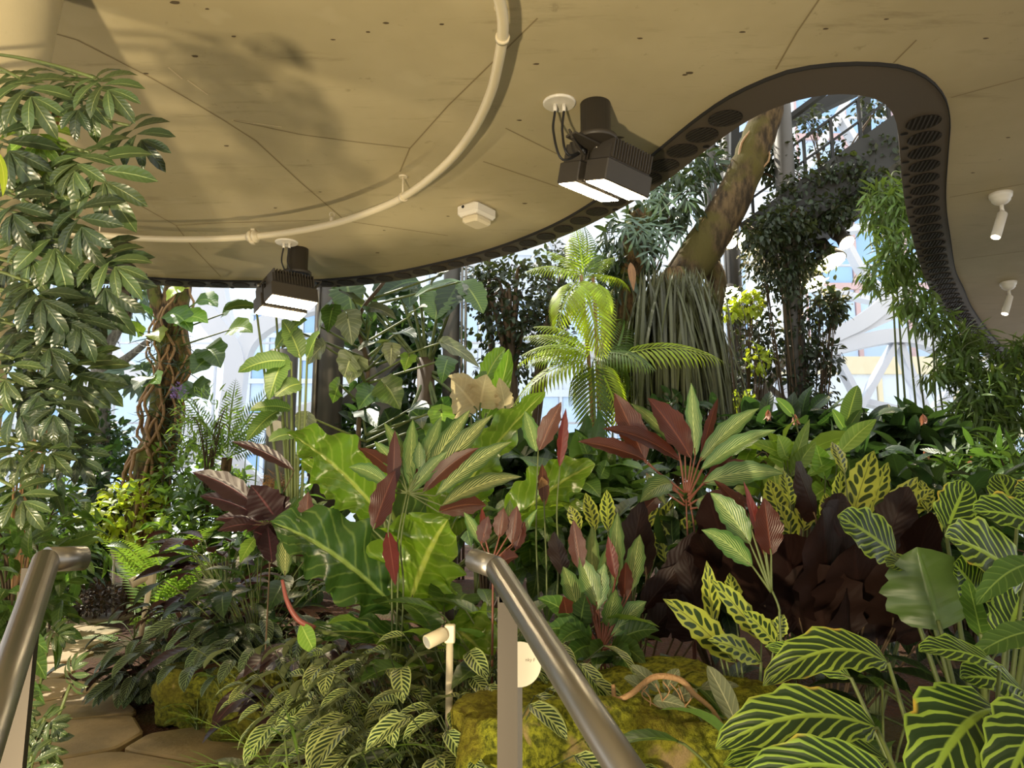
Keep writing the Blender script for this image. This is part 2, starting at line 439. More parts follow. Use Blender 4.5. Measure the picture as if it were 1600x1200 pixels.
LM['flower'] = leafmat('salmon_bract', srgb(196, 142, 112), None, srgb(196, 142, 112), 'plain', rough=.5, trans=.3, var=.15, tcol=(1.3, 1.1, .9))
LM['lilac'] = leafmat('lilac_petal', srgb(136, 112, 160), None, None, 'plain', rough=.5, trans=.3, var=.2, tcol=(1.1, 1, 1.2))
LM['dry'] = leafmat('dry_brown_leaf', srgb(142, 106, 66), srgb(166, 130, 84), srgb(140, 104, 64), 'veins', rough=.6, trans=.15, var=.15, tcol=(1.4, 1.1, .7))

MT = {}
MT['stem'] = plain('green_stem', srgb(92, 104, 54), .5)
MT['stemk'] = plain('dark_green_stem', srgb(58, 68, 36), .6)
MT['stemd'] = plain('brown_stem', srgb(84, 66, 44), .7, var=.3)
MT['stemr'] = plain('red_stem', srgb(112, 62, 44), .5)
MT['stemp'] = plain('crimson_stalk', srgb(134, 70, 60), .5)
MT['root'] = plain('tan_root', srgb(150, 116, 78), .7, var=.25, scale=20, bump=.4)
MT['bark'] = barkmat('fibrous_bark', srgb(46, 36, 24), srgb(122, 96, 62), srgb(92, 96, 40))
MT['barkg'] = barkmat('grey_bark', srgb(88, 84, 78), srgb(140, 136, 124), None)
MT['barkm'] = barkmat('mossy_bark', srgb(46, 37, 25), srgb(98, 80, 54), srgb(80, 72, 34), 4)
MT['steel'] = plain('brushed_steel', srgb(142, 138, 132), .36, .85, .06, 3)
MT['steelp'] = plain('satin_steel_post', srgb(66, 60, 52), .5, .6, .06, 3)
MT['steeld'] = plain('grey_painted_steel', srgb(92, 88, 82), .5, .2, .1, 4)
MT['steelb'] = plain('dark_bridge_steel', srgb(42, 42, 40), .6, .1, .1, 4)
MT['white'] = plain('white_painted_steel', srgb(226, 230, 240), .4, 0, .03, 2)
MT['cream'] = plain('cream_enamel', srgb(214, 200, 168), .4, 0, .04, 6)
MT['creamw'] = plain('white_enamel', srgb(222, 214, 198), .35, 0, .03, 6)
MT['black'] = plain('black_cast_metal', srgb(64, 58, 50), .5, .1, .1, 10)
MT['blackc'] = plain('black_cable', srgb(30, 28, 26), .5)
MT['slat'] = plain('vent_slat', srgb(48, 42, 35), .6)
MT['hole'] = plain('vent_mesh', srgb(26, 23, 20), .8)
MT['soffit'] = plain('brown_grey_soffit', srgb(92, 82, 70), .55, .1, .05, 3)
MT['lens'] = emis('lit_lens', (1, .8, .48), 80)
MT['lensdim'] = emis('lit_small_lens', (1, .88, .68), 12)
MT['offlens'] = plain('unlit_lens', srgb(200, 200, 195), .2)
MT['sign'] = plain('pale_plastic_tag', srgb(214, 204, 182), .5)
MT['ink'] = plain('printed_ink', srgb(110, 100, 86), .7)

def mat_concrete():
    g = G('fairfaced_concrete')
    p = g.pos()
    a = g.noise(.55, 5, p, .6); b = g.noise(9, 6, p, .7)
    mp = g.n('ShaderNodeMapping'); mp.inputs['Scale'].default_value = (.4, 2.2, 1); mp.inputs['Rotation'].default_value = (0, 0, .5)
    g.t.links.new(p, mp.inputs[0])
    s = g.noise(3, 6, mp.outputs[0], .7)
    c = g.mix(g.step(a, .3, .7), srgb(172, 158, 122), srgb(192, 178, 142))
    c = g.mix(g.m('MULTIPLY', g.step(s, .56, .75), .5), c, srgb(128, 114, 84))
    c = g.mix(g.m('MULTIPLY', g.step(b, .62, .74), .45), c, srgb(122, 108, 80))
    c = g.mix(g.m('MULTIPLY', g.step(g.noise(2.3, 3, p), .62, .7), .2), c, srgb(206, 194, 160))
    return g.end(g.bsdf(c, .62, 0, g.bump(b, .12, .01), .3))
MT['concrete'] = mat_concrete()
MT['joint'] = plain('concrete_joint', srgb(138, 122, 88), .8)
MT['pit'] = plain('tie_hole', srgb(88, 74, 52), .8)
MT['chalk'] = plain('pale_scrape', srgb(214, 198, 160), .8)
def mat_stone():
    g = G('sandstone_flag')
    p = g.pos(); rnd = g.n('ShaderNodeNewGeometry').outputs['Random Per Island']
    c = g.mix(rnd, srgb(150, 128, 92), srgb(186, 162, 118))
    c = g.mix(g.m('MULTIPLY', g.step(g.noise(3, 6, p, .65), .4, .7), .5), c, srgb(116, 104, 78))
    c = g.mix(g.m('MULTIPLY', g.step(g.noise(1.3, 4, p), .52, .7), .45), c, srgb(122, 116, 62))
    return g.end(g.bsdf(c, .62, 0, g.bump(g.noise(22, 6, p, .7), .35, .015), .3))
MT['stone'] = mat_stone()
def mat_soil():
    g = G('bark_mulch_soil')
    p = g.pos(); v = g.n('ShaderNodeTexVoronoi'); v.inputs['Scale'].default_value = 55; g.t.links.new(p, v.inputs[0])
    c = g.mix(g.noise(7, 5, p), srgb(46, 30, 20), srgb(92, 62, 40))
    c = g.mix(.5, c, g.mix(v.outputs['Distance'], srgb(104, 66, 44), srgb(34, 22, 14)))
    c = g.mix(g.m('MULTIPLY', g.step(g.noise(1.5, 4, p), .5, .62), .6), c, srgb(64, 66, 30))
    return g.end(g.bsdf(c, .9, 0, g.bump(v.outputs['Distance'], .8, .02), .2))
MT['soil'] = mat_soil()
def mat_moss(name, th, k2):
    g = G(name)
    p = g.pos(); ng = g.n('ShaderNodeNewGeometry'); sp = g.n('ShaderNodeSeparateXYZ'); g.t.links.new(ng.outputs['Normal'], sp.inputs[0])
    n1 = g.noise(5, 5, p); n2 = g.noise(48, 5, p, .7)
    st = g.mix(g.noise(14, 6, p, .7), srgb(116, 96, 62), srgb(168, 146, 104))
    mo = g.mix(g.step(n2, .32, .68), srgb(60, 66, 20), srgb(146, 148, 42))
    mo = g.mix(g.m('MULTIPLY', g.step(g.noise(3, 3, p), .5, .65), .5), mo, srgb(108, 92, 30))
    k = g.step(g.m('ADD', g.m('MULTIPLY', sp.outputs[2], .12), n1), th, th + .09)
    return g.end(g.bsdf(g.mix(k, st, g.mix(k2, mo, srgb(44, 50, 24))), .92, 0, g.bump(n2, .9, .02), .15))
MT['moss'] = mat_moss('moss_covered_rock', .37, 0.0)
MT['mossd'] = mat_moss('dark_moss_covered_rock', .2, .45)
def mat_glass():
    g = G('facade_glass')
    t = g.n('ShaderNodeBsdfTransparent'); t.inputs[0].default_value = (.93, .97, 1, 1)
    gl_ = g.n('ShaderNodeBsdfGlossy'); gl_.inputs[1].default_value = .02
    f = g.n('ShaderNodeFresnel'); f.inputs[0].default_value = 1.45
    m = g.n('ShaderNodeMixShader'); g.t.links.new(g.m('MULTIPLY', f.outputs[0], .5), m.inputs[0])
    g.t.links.new(t.outputs[0], m.inputs[1]); g.t.links.new(gl_.outputs[0], m.inputs[2])
    return g.end(m.outputs[0])
MT['glass'] = mat_glass()
MT['bwhite'] = plain('pale_office_glass', srgb(196, 214, 238), .2, 0, .05, .3)
MT['bglass'] = plain('blue_office_glass', srgb(160, 194, 236), .2, 0, .15, .3)
MT['bglassd'] = plain('deep_blue_office_glass', srgb(120, 160, 220), .2, 0, .2, .4)
MT['bwall'] = plain('pale_facade', srgb(214, 218, 226), .7, 0, .04, .5)
MT['bpink'] = plain('pinkish_mullion', srgb(214, 176, 172), .6, 0, .04, .5)
MT['bcream'] = plain('cream_band', srgb(224, 206, 172), .7, 0, .04, .5)
MT['street'] = plain('pale_pavement', srgb(214, 214, 214), .8, 0, .04, .5)
MT['amber'] = plain('amber_awning', srgb(230, 186, 90), .7)

# ------------------------------------------------------------------ camera, sky, lamps
cam = bpy.data.objects.new('camera', bpy.data.cameras.new('camera')); COL.objects.link(cam)
cam.location = CAM; cam.rotation_euler = (pi / 2 + PITCH, 0, 0)
cam.data.sensor_width = 36; cam.data.lens = 36 * F / 1600; cam.data.clip_start = .02; cam.data.clip_end = 300
SC.camera = cam
w = bpy.data.worlds.new('daylight'); SC.world = w; w.use_nodes = True
bg = w.node_tree.nodes['Background']; bg.inputs[0].default_value = (.94, .965, .97, 1); bg.inputs[1].default_value = 1.7
SC.view_settings.view_transform = 'Standard'; SC.view_settings.look = 'None'
SC.view_settings.exposure = 0.0; SC.view_settings.gamma = 1.0; SC.view_settings.use_curve_mapping = False
cy = SC.cycles
cy.max_bounces = 6; cy.diffuse_bounces = 3; cy.glossy_bounces = 2; cy.transmission_bounces = 4; cy.transparent_max_bounces = 8
cy.caustics_reflective = False; cy.caustics_refractive = False; cy.sample_clamp_indirect = 6
cy.use_denoising = True
sun = bpy.data.lights.new('sun', 'SUN'); sun.energy = 7.0; sun.angle = .01; sun.color = (1, .93, .78)
so = bpy.data.objects.new('sun', sun); COL.objects.link(so)
so.rotation_euler = Vector((.47, -.45, -.75)).to_track_quat('-Z', 'Y').to_euler()
def arealamp(loc, to, size, e, col=(1, .84, .6)):
    l = bpy.data.lights.new('floodlight_glow', 'AREA'); l.energy = e; l.size = size; l.color = col; l.shape = 'SQUARE'
    o = bpy.data.objects.new('floodlight_glow', l); COL.objects.link(o); o.location = loc
    o.rotation_euler = (Vector(to) - Vector(loc)).to_track_quat('-Z', 'Y').to_euler(); return o

# ------------------------------------------------------------------ ceiling with its free-form opening
OUT_PX = [(-420, 340), (-200, 385), (-50, 410), (100, 425), (205, 431), (300, 436), (400, 438), (480, 437), (560, 431), (625, 422), (690, 408), (750, 393), (817, 370), (883, 340), (950, 297), (1007, 250), (1033, 228), (1083, 187), (1133, 152), (1183, 127), (1233, 108), (1287, 99), (1340, 96), (1387, 98), (1420, 104), (1447, 117), (1467, 135), (1480, 157), (1485, 187), (1483, 220), (1480, 260), (1478, 297), (1480, 333), (1485, 367), (1493, 420), (1505, 447), (1520, 481), (1547, 519), (1573, 546), (1600, 567), (1650, 592), (1720, 614), (1800, 632)]
INN_PX = [(-420, 352), (-200, 397), (-50, 421), (100, 436), (205, 442), (300, 447), (400, 449), (480, 448), (560, 445), (640, 434), (700, 421), (750, 408), (817, 390), (883, 367), (923, 348), (963, 328), (1037, 285), (1083, 247), (1117, 222), (1140, 203), (1183, 175), (1223, 160), (1260, 148), (1300, 142), (1340, 143), (1367, 148), (1387, 158), (1400, 177), (1404, 213), (1407, 257), (1412, 307), (1420, 347), (1428, 380), (1440, 420), (1453, 452), (1473, 484), (1500, 517), (1533, 550), (1567, 577), (1600, 596), (1650, 616), (1720, 634), (1800, 648)]
def resample(pts, n):
    P = np.array([[p.x, p.y] for p in smooth(pts, 6)])
    s = np.concatenate([[0], np.cumsum(np.hypot(*np.diff(P, axis=0).T))])
    q = np.linspace(0, s[-1], n)
    return np.stack([np.interp(q, s, P[:, 0]), np.interp(q, s, P[:, 1])], 1), s[-1]
outer, LEN = resample([atz(x, y, CEIL) for x, y in OUT_PX], 260)
innr, _ = resample([atz(x, y, CEIL) for x, y in INN_PX], 1200)
# match every outer sample with its nearest inner sample, kept monotone, so that the band follows both traced edges
inner = []; k0 = 0
for i, p in enumerate(outer):
    d = np.hypot(innr[:, 0] - p[0], innr[:, 1] - p[1]); lo = k0; hi = min(len(innr), k0 + 40)
    k = lo + int(np.argmin(d[lo:hi])); k0 = k; inner.append(innr[k])
inner = np.array(inner)
for _ in range(6): inner[1:-1] = (inner[:-2] + 2 * inner[1:-1] + inner[2:]) / 4
cb = MB()
poly = [tuple(p) for p in outer] + [(16, outer[-1][1]), (16, -7), (-13, -7), (-13, outer[0][1])]
import mathutils.geometry as mg
tri = mg.tessellate_polygon([[Vector((x, y, 0)) for x, y in poly]])
n = len(poly)
vs = [(x, y, CEIL) for x, y in poly] + [(x, y, CEIL + .45) for x, y in poly]
fs = []
for a, b, c in tri:
    A, B, C_ = [Vector(poly[i]) for i in (a, b, c)]
    ccw = (B - A).cross(C_ - A) > 0
    fs += [[c, b, a] if ccw else [a, b, c], [n + a, n + b, n + c] if ccw else [n + c, n + b, n + a]]
fs += [[i, (i + 1) % n, n + (i + 1) % n, n + i] for i in range(n)]
cb.add(vs, fs, None, 0, False)
def strip(a, b, wid, m):
    a = atz(*a, CEIL); b = atz(*b, CEIL); d = (b - a).normalized(); q = V(-d.y, d.x, 0) * wid / 2
    z = V(0, 0, -.0015)
    cb.add([a + q + z, b + q + z, b - q + z, a - q + z], [[3, 2, 1, 0] if q.cross(d).z > 0 else [0, 1, 2, 3]], None, m, False)
for ln in [[(60, 45), (120, 62), (230, 118), (290, 152), (350, 188), (400, 220), (470, 285), (540, 345)], [(365, 188), (470, 210), (560, 222), (640, 231)],
           [(185, 302), (275, 352), (300, 385), (345, 432)], [(275, 352), (345, 348), (500, 344)], [(640, 232), (700, 165), (840, 28)], [(625, 268), (640, 232)],
           [(540, 345), (700, 368)], [(755, 252), (872, 292)], [(1212, 108), (1245, 50), (1283, -6)], [(1486, 152), (1600, 121)], [(1484, 308), (1600, 287)], [(1396, 98), (1432, 62)], [(790, 200), (870, 240)], [(1500, 405), (1600, 392)]]:
    for a, b in zip(ln[:-1], ln[1:]): strip(a, b, .009, 1)
for a, b in [((362, 187), (398, 193)), ((263, 105), (285, 123)), ((293, 125), (325, 148)), ((395, 192), (440, 198)), ((1000, 340), (1010, 336))]: strip(a, b, .008, 3)
for (x, y, r) in [(273, 4, .02), (305, 88, .016), (365, 57, .012), (228, 115, .012), (354, 228, .014), (324, 14, .01), (575, 50, .012), (603, 36, .014), (520, 62, .01), (690, 38, .012), (838, 100, .014), (812, 188, .014), (915, 162, .016), (1078, 114, .02), (1070, 117, .014), (1520, 270, .012), (1575, 215, .012), (1160, 50, .012), (1000, 60, .012), (700, 338, .012), (600, 360, .012), (430, 325, .012), (500, 300, .01), (820, 318, .018), (965, 215, .03), (590, 395, .02), (1290, 45, .012), (1385, 30, .01), (1540, 60, .012)]:
    c = atz(x, y, CEIL - .002)
    k = 10; ring = [(c.x + r * math.cos(2 * pi * i / k) * random.uniform(.8, 1.5), c.y + r * .6 * math.sin(2 * pi * i / k), c.z) for i in range(k)]
    cb.add(ring, [list(range(k - 1, -1, -1))], None, 2, False)
ceil = struct('ceiling', cb, [MT['concrete'], MT['joint'], MT['pit'], MT['chalk']])
ceil['label'] = 'tan concrete ceiling slab with a curved opening'
# the perforated soffit band round the opening
rb = MB()
N = len(outer); z0 = CEIL - .012; z1 = CEIL + .46
ins = outer + (inner - outer) * .02
vs = [(x, y, z0) for x, y in ins] + [(x, y, z0) for x, y in inner] + [(x, y, z1) for x, y in inner] + [(x, y, CEIL - .022) for x, y in ins] + [(x, y, CEIL - .022) for x, y in (outer + (inner - outer) * .0)] + [(x, y, CEIL + .0) for x, y in outer]
fs = []
for i in range(N - 1):
    fs += [[i, N + i, N + i + 1, i + 1], [N + i, 2 * N + i, 2 * N + i + 1, N + i + 1], [3 * N + i, i, i + 1, 3 * N + i + 1], [4 * N + i, 3 * N + i, 3 * N + i + 1, 4 * N + i + 1], [5 * N + i, 4 * N + i, 4 * N + i + 1, 5 * N + i + 1]]
rb.add(vs, fs, None, 0, False)
rb.m = [0 if k % 5 < 2 else 1 for k in range(len(rb.f))]
ring = struct('trim_1', rb, [MT['soffit'], MT['hole']])
def vent_mesh(r, slats):
    m = MB(); k = 24
    c = [(r * math.cos(2 * pi * i / k), r * math.sin(2 * pi * i / k)) for i in range(k)]
    m.add([(x, y, 0) for x, y in c], [list(range(k - 1, -1, -1))], None, 0, False)
    m.add([(x, y, 0) for x, y in c] + [(x * 1.05, y * 1.05, -.004) for x, y in c], [[i, (i + 1) % k, k + (i + 1) % k, k + i] for i in range(k)], None, 1, False)
    for i in range(slats):
        y = -r + 2 * r * (i + .5) / slats; h = math.sqrt(max(0, r * r - y * y)) * .97
        m.box((0, y, -.003), (2 * h, r * .12, .005), None, 1)
    return m
mids = (outer + inner) / 2; wids = np.hypot(*(inner - outer).T)
seg = np.concatenate([[0], np.cumsum(np.hypot(*np.diff(mids, axis=0).T))])
big = vent_mesh(.095, 7).mesh('vent', (0, 0, 0)); small = vent_mesh(.022, 0).mesh('vent_hole', (0, 0, 0))
for me in (big, small): me.materials.append(MT['hole']); me.materials.append(MT['slat'])
def inframe(p):
    q = p - CAM; f_ = q.y * CP + q.z * SP; u_ = -q.y * SP + q.z * CP
    if f_ < .1: return None
    return (800 + F * q.x / f_, 600 - F * u_ / f_)
s = .1; nb = 0; ns = 0
while s < seg[-1]:
    p = [np.interp(s, seg, mids[:, j]) for j in (0, 1)]; wd = np.interp(s, seg, wids)
    i = min(N - 2, int(np.searchsorted(seg, s)))
    t = mids[min(N - 1, i + 1)] - mids[max(0, i - 1)]; ang = math.atan2(t[1], t[0])
    P3 = Vector((p[0], p[1], z0 - .002)); px = inframe(P3)
    if px and -20 < px[0] < 1620 and not (1112 < px[0] < 1450 and px[1] < 180) and nb < 96:
        rr = min(.095, wd * .33) / .095
        o = bpy.data.objects.new('vent', big); COL.objects.link(o); o.parent = ring
        o.location = P3 - ORG['trim_1']; o.rotation_euler = (0, 0, ang + .25); o.scale = (rr, rr, 1); nb += 1
        if px[0] > 1300 or nb % 5 == 0:
            nrm = (inner[i] - outer[i]) / max(1e-6, np.hypot(*(inner[i] - outer[i])))
            q = P3 + Vector((nrm[0], nrm[1], 0)) * wd * .39 + Vector((t[0], t[1], 0)).normalized() * .1
            o = bpy.data.objects.new('vent_hole', small); COL.objects.link(o); o.parent = ring
            o.location = q - ORG['trim_1']; ns += 1
    s += .222

# ------------------------------------------------------------------ ground, path, steps
fb = MB()
xs = np.concatenate([np.arange(-12, -6.5, .8), np.arange(-6.4, 6.5, .2), np.arange(6.6, 13, .8)]); ys = np.concatenate([np.arange(1.15, 11, .2), np.arange(11, 17.5, .8)])
nx = len(xs)
fb.add([(x, y, gz(x, y) + .012 * noise.noise((x * 4, y * 4, 0))) for y in ys for x in xs], [[j * nx + i, j * nx + i + 1, (j + 1) * nx + i + 1, (j + 1) * nx + i] for j in range(len(ys) - 1) for i in range(nx - 1)])
struct('floor', fb, MT['soil'])
lb = MB(); lb.box((-.5, -2.4, -.5), (14, 7.1, .3)); lb.box((-.5, 1.1, -.34), (14, .3, .64), None, 1)
struct('floor_lower', lb, [MT['concrete'], MT['stone']])
# voronoi flagstones, each an island of one paving mesh
seeds = []
yy = 1.5
while yy < 9.6:
    xl = float(np.interp(yy, XL_Y, XL_X)); xr = float(np.interp(yy, XE_Y, XE_X))
    xx = xl - .5 + random.uniform(0, .3)
    while xx < xr + .6:
        seeds.append((xx + random.uniform(-.13, .13), yy + random.uniform(-.12, .12))); xx += random.uniform(.6, .95)
    yy += .56
def clip(poly, m, nrm):
    out = []
    for i in range(len(poly)):
        a, b = poly[i], poly[(i + 1) % len(poly)]
        da = (a[0] - m[0]) * nrm[0] + (a[1] - m[1]) * nrm[1]; db = (b[0] - m[0]) * nrm[0] + (b[1] - m[1]) * nrm[1]
        if da <= 0: out.append(a)
        if da * db < 0:
            t = da / (da - db); out.append((a[0] + (b[0] - a[0]) * t, a[1] + (b[1] - a[1]) * t))
    return out
pb = MB()
for i, (x, y) in enumerate(seeds):
    xl = float(np.interp(y, XL_Y, XL_X)); xr = float(np.interp(y, XE_Y, XE_X))
    if x > xr + .05 or x < xl - .1 or y > 9.4: continue
    cell = [(x - 1, y - 1), (x + 1, y - 1), (x + 1, y + 1), (x - 1, y + 1)]
    for j, (a, b) in enumerate(seeds):
        if i == j or abs(a - x) > 2 or abs(b - y) > 2: continue
        d = math.hypot(a - x, b - y); nr = ((a - x) / d, (b - y) / d)
        cell = clip(cell, ((x + a) / 2 - nr[0] * .017, (y + b) / 2 - nr[1] * .017), nr)
        if len(cell) < 3: break
    if len(cell) < 3: continue
    for _ in range(2):   # knock the corners off
        cell = [q for k in range(len(cell)) for q in ((cell[k][0] * .9 + cell[(k + 1) % len(cell)][0] * .1, cell[k][1] * .9 + cell[(k + 1) % len(cell)][1] * .1), (cell[k][0] * .1 + cell[(k + 1) % len(cell)][0] * .9, cell[k][1] * .1 + cell[(k + 1) % len(cell)][1] * .9))]
    cell = [(a + .012 * noise.noise((a * 9, b * 9, 1)), b + .012 * noise.noise((a * 9, b * 9, 7))) for a, b in cell]
    if min(q[1] for q in cell) < 1.3: continue
    tz = random.uniform(-.004, .006); k = len(cell)
    vs = [(a, b, -.05) for a, b in cell] + [(a, b, -.008 + tz) for a, b in cell] + [(x + (a - x) * .96, y + (b - y) * .96, tz) for a, b in cell]
    fs = [[r * k + q, r * k + (q + 1) % k, (r + 1) * k + (q + 1) % k, (r + 1) * k + q] for r in range(2) for q in range(k)] + [list(range(2 * k, 3 * k))]
    pb.add(vs, fs, None, 0, False)
struct('floor_path', pb, MT['stone'])

# ------------------------------------------------------------------ concrete column on the left
c0 = at(78, 30, 2.75)
colb = MB(); colb.lathe((c0.x - .265, 2.75, 0), [(.2, -.05), (.2, 1.2), (.205, 2.0), (.22, 2.7), (.25, 3.2), (.275, CEIL + .02)], 48)
struct('trim_2', colb, MT['concrete'])

# ------------------------------------------------------------------ ceiling pipe
pp = [(-60, 338), (30, 357), (140, 366), (240, 373), (340, 373), (430, 366), (510, 352), (570, 334), (630, 308), (690, 263), (735, 210), (765, 150), (780, 90), (786, 40), (778, -10), (758, -60)]
def pz(px, py): return atz(px, py, CEIL - .16)
t = thing('ceiling_pipe', 'cream painted pipe curving below the concrete ceiling', 'pipe', pz(430, 366) - V(0, 0, .02))
pth = smooth([pz(*p) for p in pp], 10)
part('pipe', MB().tube(pth, .026, 14), MT['cream'], t)
def hanger(px, py, ring_only=False):
    c = pz(px, py); b = MB()
    if ring_only:
        b.lathe(c + V(0, 0, .02), [(.014, 0), (.014, .04)], 10)
        b.tube([c + V(.018 * math.sin(a), 0, .075 + .018 * math.cos(a)) for a in np.linspace(0, 2 * pi, 17)], .005, 6)
        return part('lifting_eye', b, MT['cream'], t)
    b.tube([c, c + V(0, 0, .16)], .006, 8); b.lathe(c + V(0, 0, .148), [(.03, 0), (.03, .012)], 16)
    i = min(range(len(pth)), key=lambda k: (pth[k] - c).length); d = (pth[min(i + 1, len(pth) - 1)] - pth[max(0, i - 1)]).normalized()
    b.lathe(pth[i] - d * .012, [(.033, 0), (.033, .024)], 16, d)
    part('pipe_hanger', b, MT['cream'], t)
hanger(629, 309); hanger(155, 367); hanger(782, 60); hanger(518, 350, True)
i = min(range(len(pth)), key=lambda k: (pth[k] - pz(396, 370)).length); d = (pth[i + 1] - pth[i - 1]).normalized()
b = MB(); b.lathe(pth[i] - d * .05, [(.034, 0), (.034, .02), (.05, .022), (.05, .046), (.036, .048), (.036, .056), (.05, .058), (.05, .082), (.034, .084), (.034, .1)], 20, d)
b.box(pth[i] + V(0, 0, .05), (.03, .04, .02), None, 0); b.box(pth[i] - V(0, 0, .05), (.03, .04, .02), None, 0)
part('coupling', b, MT['cream'], t)

# cream box on the ceiling
q = [atz(x, y, CEIL) for x, y in [(705, 318), (742, 306), (783, 327), (748, 343)]]
cc = sum(q, V(0, 0, 0)) / 4
Rz = Matrix.Rotation(math.atan2((q[2] - q[1]).y, (q[2] - q[1]).x), 3, 'Z')
t = thing('ceiling_box', 'square cream sensor box screwed to the ceiling beside the pipe', 'sensor box', cc - V(0, 0, .16))
part('housing', MB().box(cc - V(0, 0, .045), (.25, .2, .09), Rz, 0, .018), MT['creamw'], t)
part('cover', MB().box(cc - V(0, 0, .115), (.19, .15, .055), Rz, 0, .016), MT['cream'], t)
part('gasket', MB().box(cc - V(0, 0, .089), (.205, .165, .008), Rz), MT['creamw'], t)
part('cable_hole', MB().lathe(cc + Rz @ V(-.126, .03, -.03), [(.012, 0), (.012, .004)], 12, Rz @ V(-1, 0, 0)), MT['blackc'], t)

# ------------------------------------------------------------------ twin-head floodlights
def floodlight(label, mount, drop, yaw, tilt, off, lens, canopy=None, sc=1.0, nohead=False, group=None):
    """mount: point on the ceiling; off: head centre relative to the mount; tilt about the long axis"""
    t = thing('floodlight', label, 'floodlight', mount - V(0, 0, drop + .15), group)
    b = MB(); b.lathe(mount - V(0, 0, .245 * sc), [(.125 * sc, 0), (.125 * sc, .03 * sc), (.09 * sc, .04 * sc), (.09 * sc, .246 * sc)], 28)
    part('mount_can', b, MT['black'], t)
    Rz = Matrix.Rotation(yaw, 3, 'Z'); Rt = Rz @ Matrix.Rotation(tilt, 3, 'X')
    hc = mount + Vector(off)
    piv = mount - V(0, 0, .25 * sc)
    # bracket: cross bar under the can and two arms to the head pivots
    yk = MB(); L = .232 * sc
    top = piv.lerp(hc, .12)
    a0 = top - Rz @ V(L, 0, 0); a1 = top + Rz @ V(L, 0, 0)
    h0 = hc - Rz @ V(L, 0, 0) + Rt @ V(0, 0, .05); h1 = hc + Rz @ V(L, 0, 0) + Rt @ V(0, 0, .05)
    yk.bar(a0, a1, .075 * sc, .012)
    for a, h in ((a0, h0), (a1, h1)): yk.bar(a + V(0, 0, .005), h, .07 * sc, .012, 0, Rz @ V(1, 0, 0))
    part('yoke', yk, MT['black'], t)
    for h, s_ in ((h0, -1), (h1, 1)): part('pivot_bolt', MB().lathe(h, [(.016, -.012), (.016, .014), (.008, .02)], 10, Rz @ V(s_, 0, 0)), MT['steel'], t)
    part('centre_bolt', MB().lathe(top, [(.02, -.012), (.02, .012)], 12), MT['steel'], t)
    for s_ in (-1, 1):
        oc = hc + Rt @ V(0, s_ * .112 * sc, 0)
        hb = MB()
        hb.box(oc + Rt @ V(0, 0, -.055 * sc), (.42 * sc, .172 * sc, .13 * sc), Rt, 0, .006)
        hb.box(oc + Rt @ V(0, 0, .055 * sc), (.38 * sc, .14 * sc, .09 * sc), Rt)
        hd = part('lamp_head', hb, MT['black'], t)
        fn = MB()
        for k in range(15): fn.box(oc + Rt @ V((-.175 + .025 * k) * sc, 0, .075 * sc), (.006, .175 * sc, .11 * sc), Rt)
        for k in range(12): fn.box(oc + Rt @ V((-.17 + .031 * k) * sc, 0, .135 * sc), (.008, .13 * sc, .02 * sc), Rt)
        part('cooling_fins', fn, MT['black'], hd)
        ln = MB(); ln.box(oc + Rt @ V(0, 0, -.122 * sc), (.4 * sc, .14 * sc, .006), Rt)
        part('lens', ln, lens, hd, 'glowing white lens' if lens is MT['lens'] else None)
    db = MB(); db.box(hc + Rt @ V(.1 * sc, 0, .165 * sc), (.16 * sc, .11 * sc, .06 * sc), Rt, 0, .006)
    part('driver_box', db, MT['black'], t)
    if canopy is not None:
        cp = MB(); cp.lathe(canopy - V(0, 0, .014), [(.09 * sc, 0), (.098 * sc, .006), (.098 * sc, .016)], 28)
        for s_ in (-.025, .025): cp.lathe(canopy + V(s_, 0, -.055), [(.01, 0), (.012, .01), (.012, .045)], 10)
        part('ceiling_plate', cp, MT['creamw'], t)
        cb_ = MB()
        for s_, q in ((-.025, .3), (.025, .1)):
            e = h0.lerp(hc, .3) + V(0, 0, .06)
            cb_.tube(smooth([canopy + V(s_, 0, -.05), canopy + V(s_ - .01, 0, -.18), canopy + V(s_ + .01 + q * .1, 0, -.3 - q * .15), e + V(-.02, 0, -.01), e], 8), .007, 8)
        part('cable', cb_, MT['blackc'], t)
    return t
m1 = atz(930, 163, CEIL)
floodlight('large lit twin-head floodlight nearest to the camera beside the ceiling opening', m1, .55, math.radians(43), math.radians(14), at(947, 268, 4.2) - m1, MT['lens'], atz(874, 160, CEIL), .96)
m2 = atz(466, 389, CEIL)
floodlight('lit twin-head floodlight at the slab edge, below the pipe coupling', m2, .55, math.radians(40), math.radians(-14), at(446, 462, m2.y - .1) - m2, MT['lens'], atz(448, 378, CEIL), 1.0)
m3 = atz(193, 381, CEIL)
floodlight('dark floodlight seen from its back behind the climbing leaves on the left', m3, .6, math.radians(25), math.radians(34), at(168, 478, m3.y - .1) - m3, MT['offlens'], None, .9)
for (x, y) in ((-1.5, -.6), (2.2, -.4), (.6, -2.6), (-3.4, -2.2)):   # unseen floodlights added behind the camera to light the foreground and ceiling
    mm = V(x, y, CEIL)
    floodlight('unseen twin-head floodlight added on the ceiling behind the viewpoint', mm, .55, .5, 0, (0, .05, -.5), MT['lens'], None, 1.0, group='floodlights added behind the viewpoint')

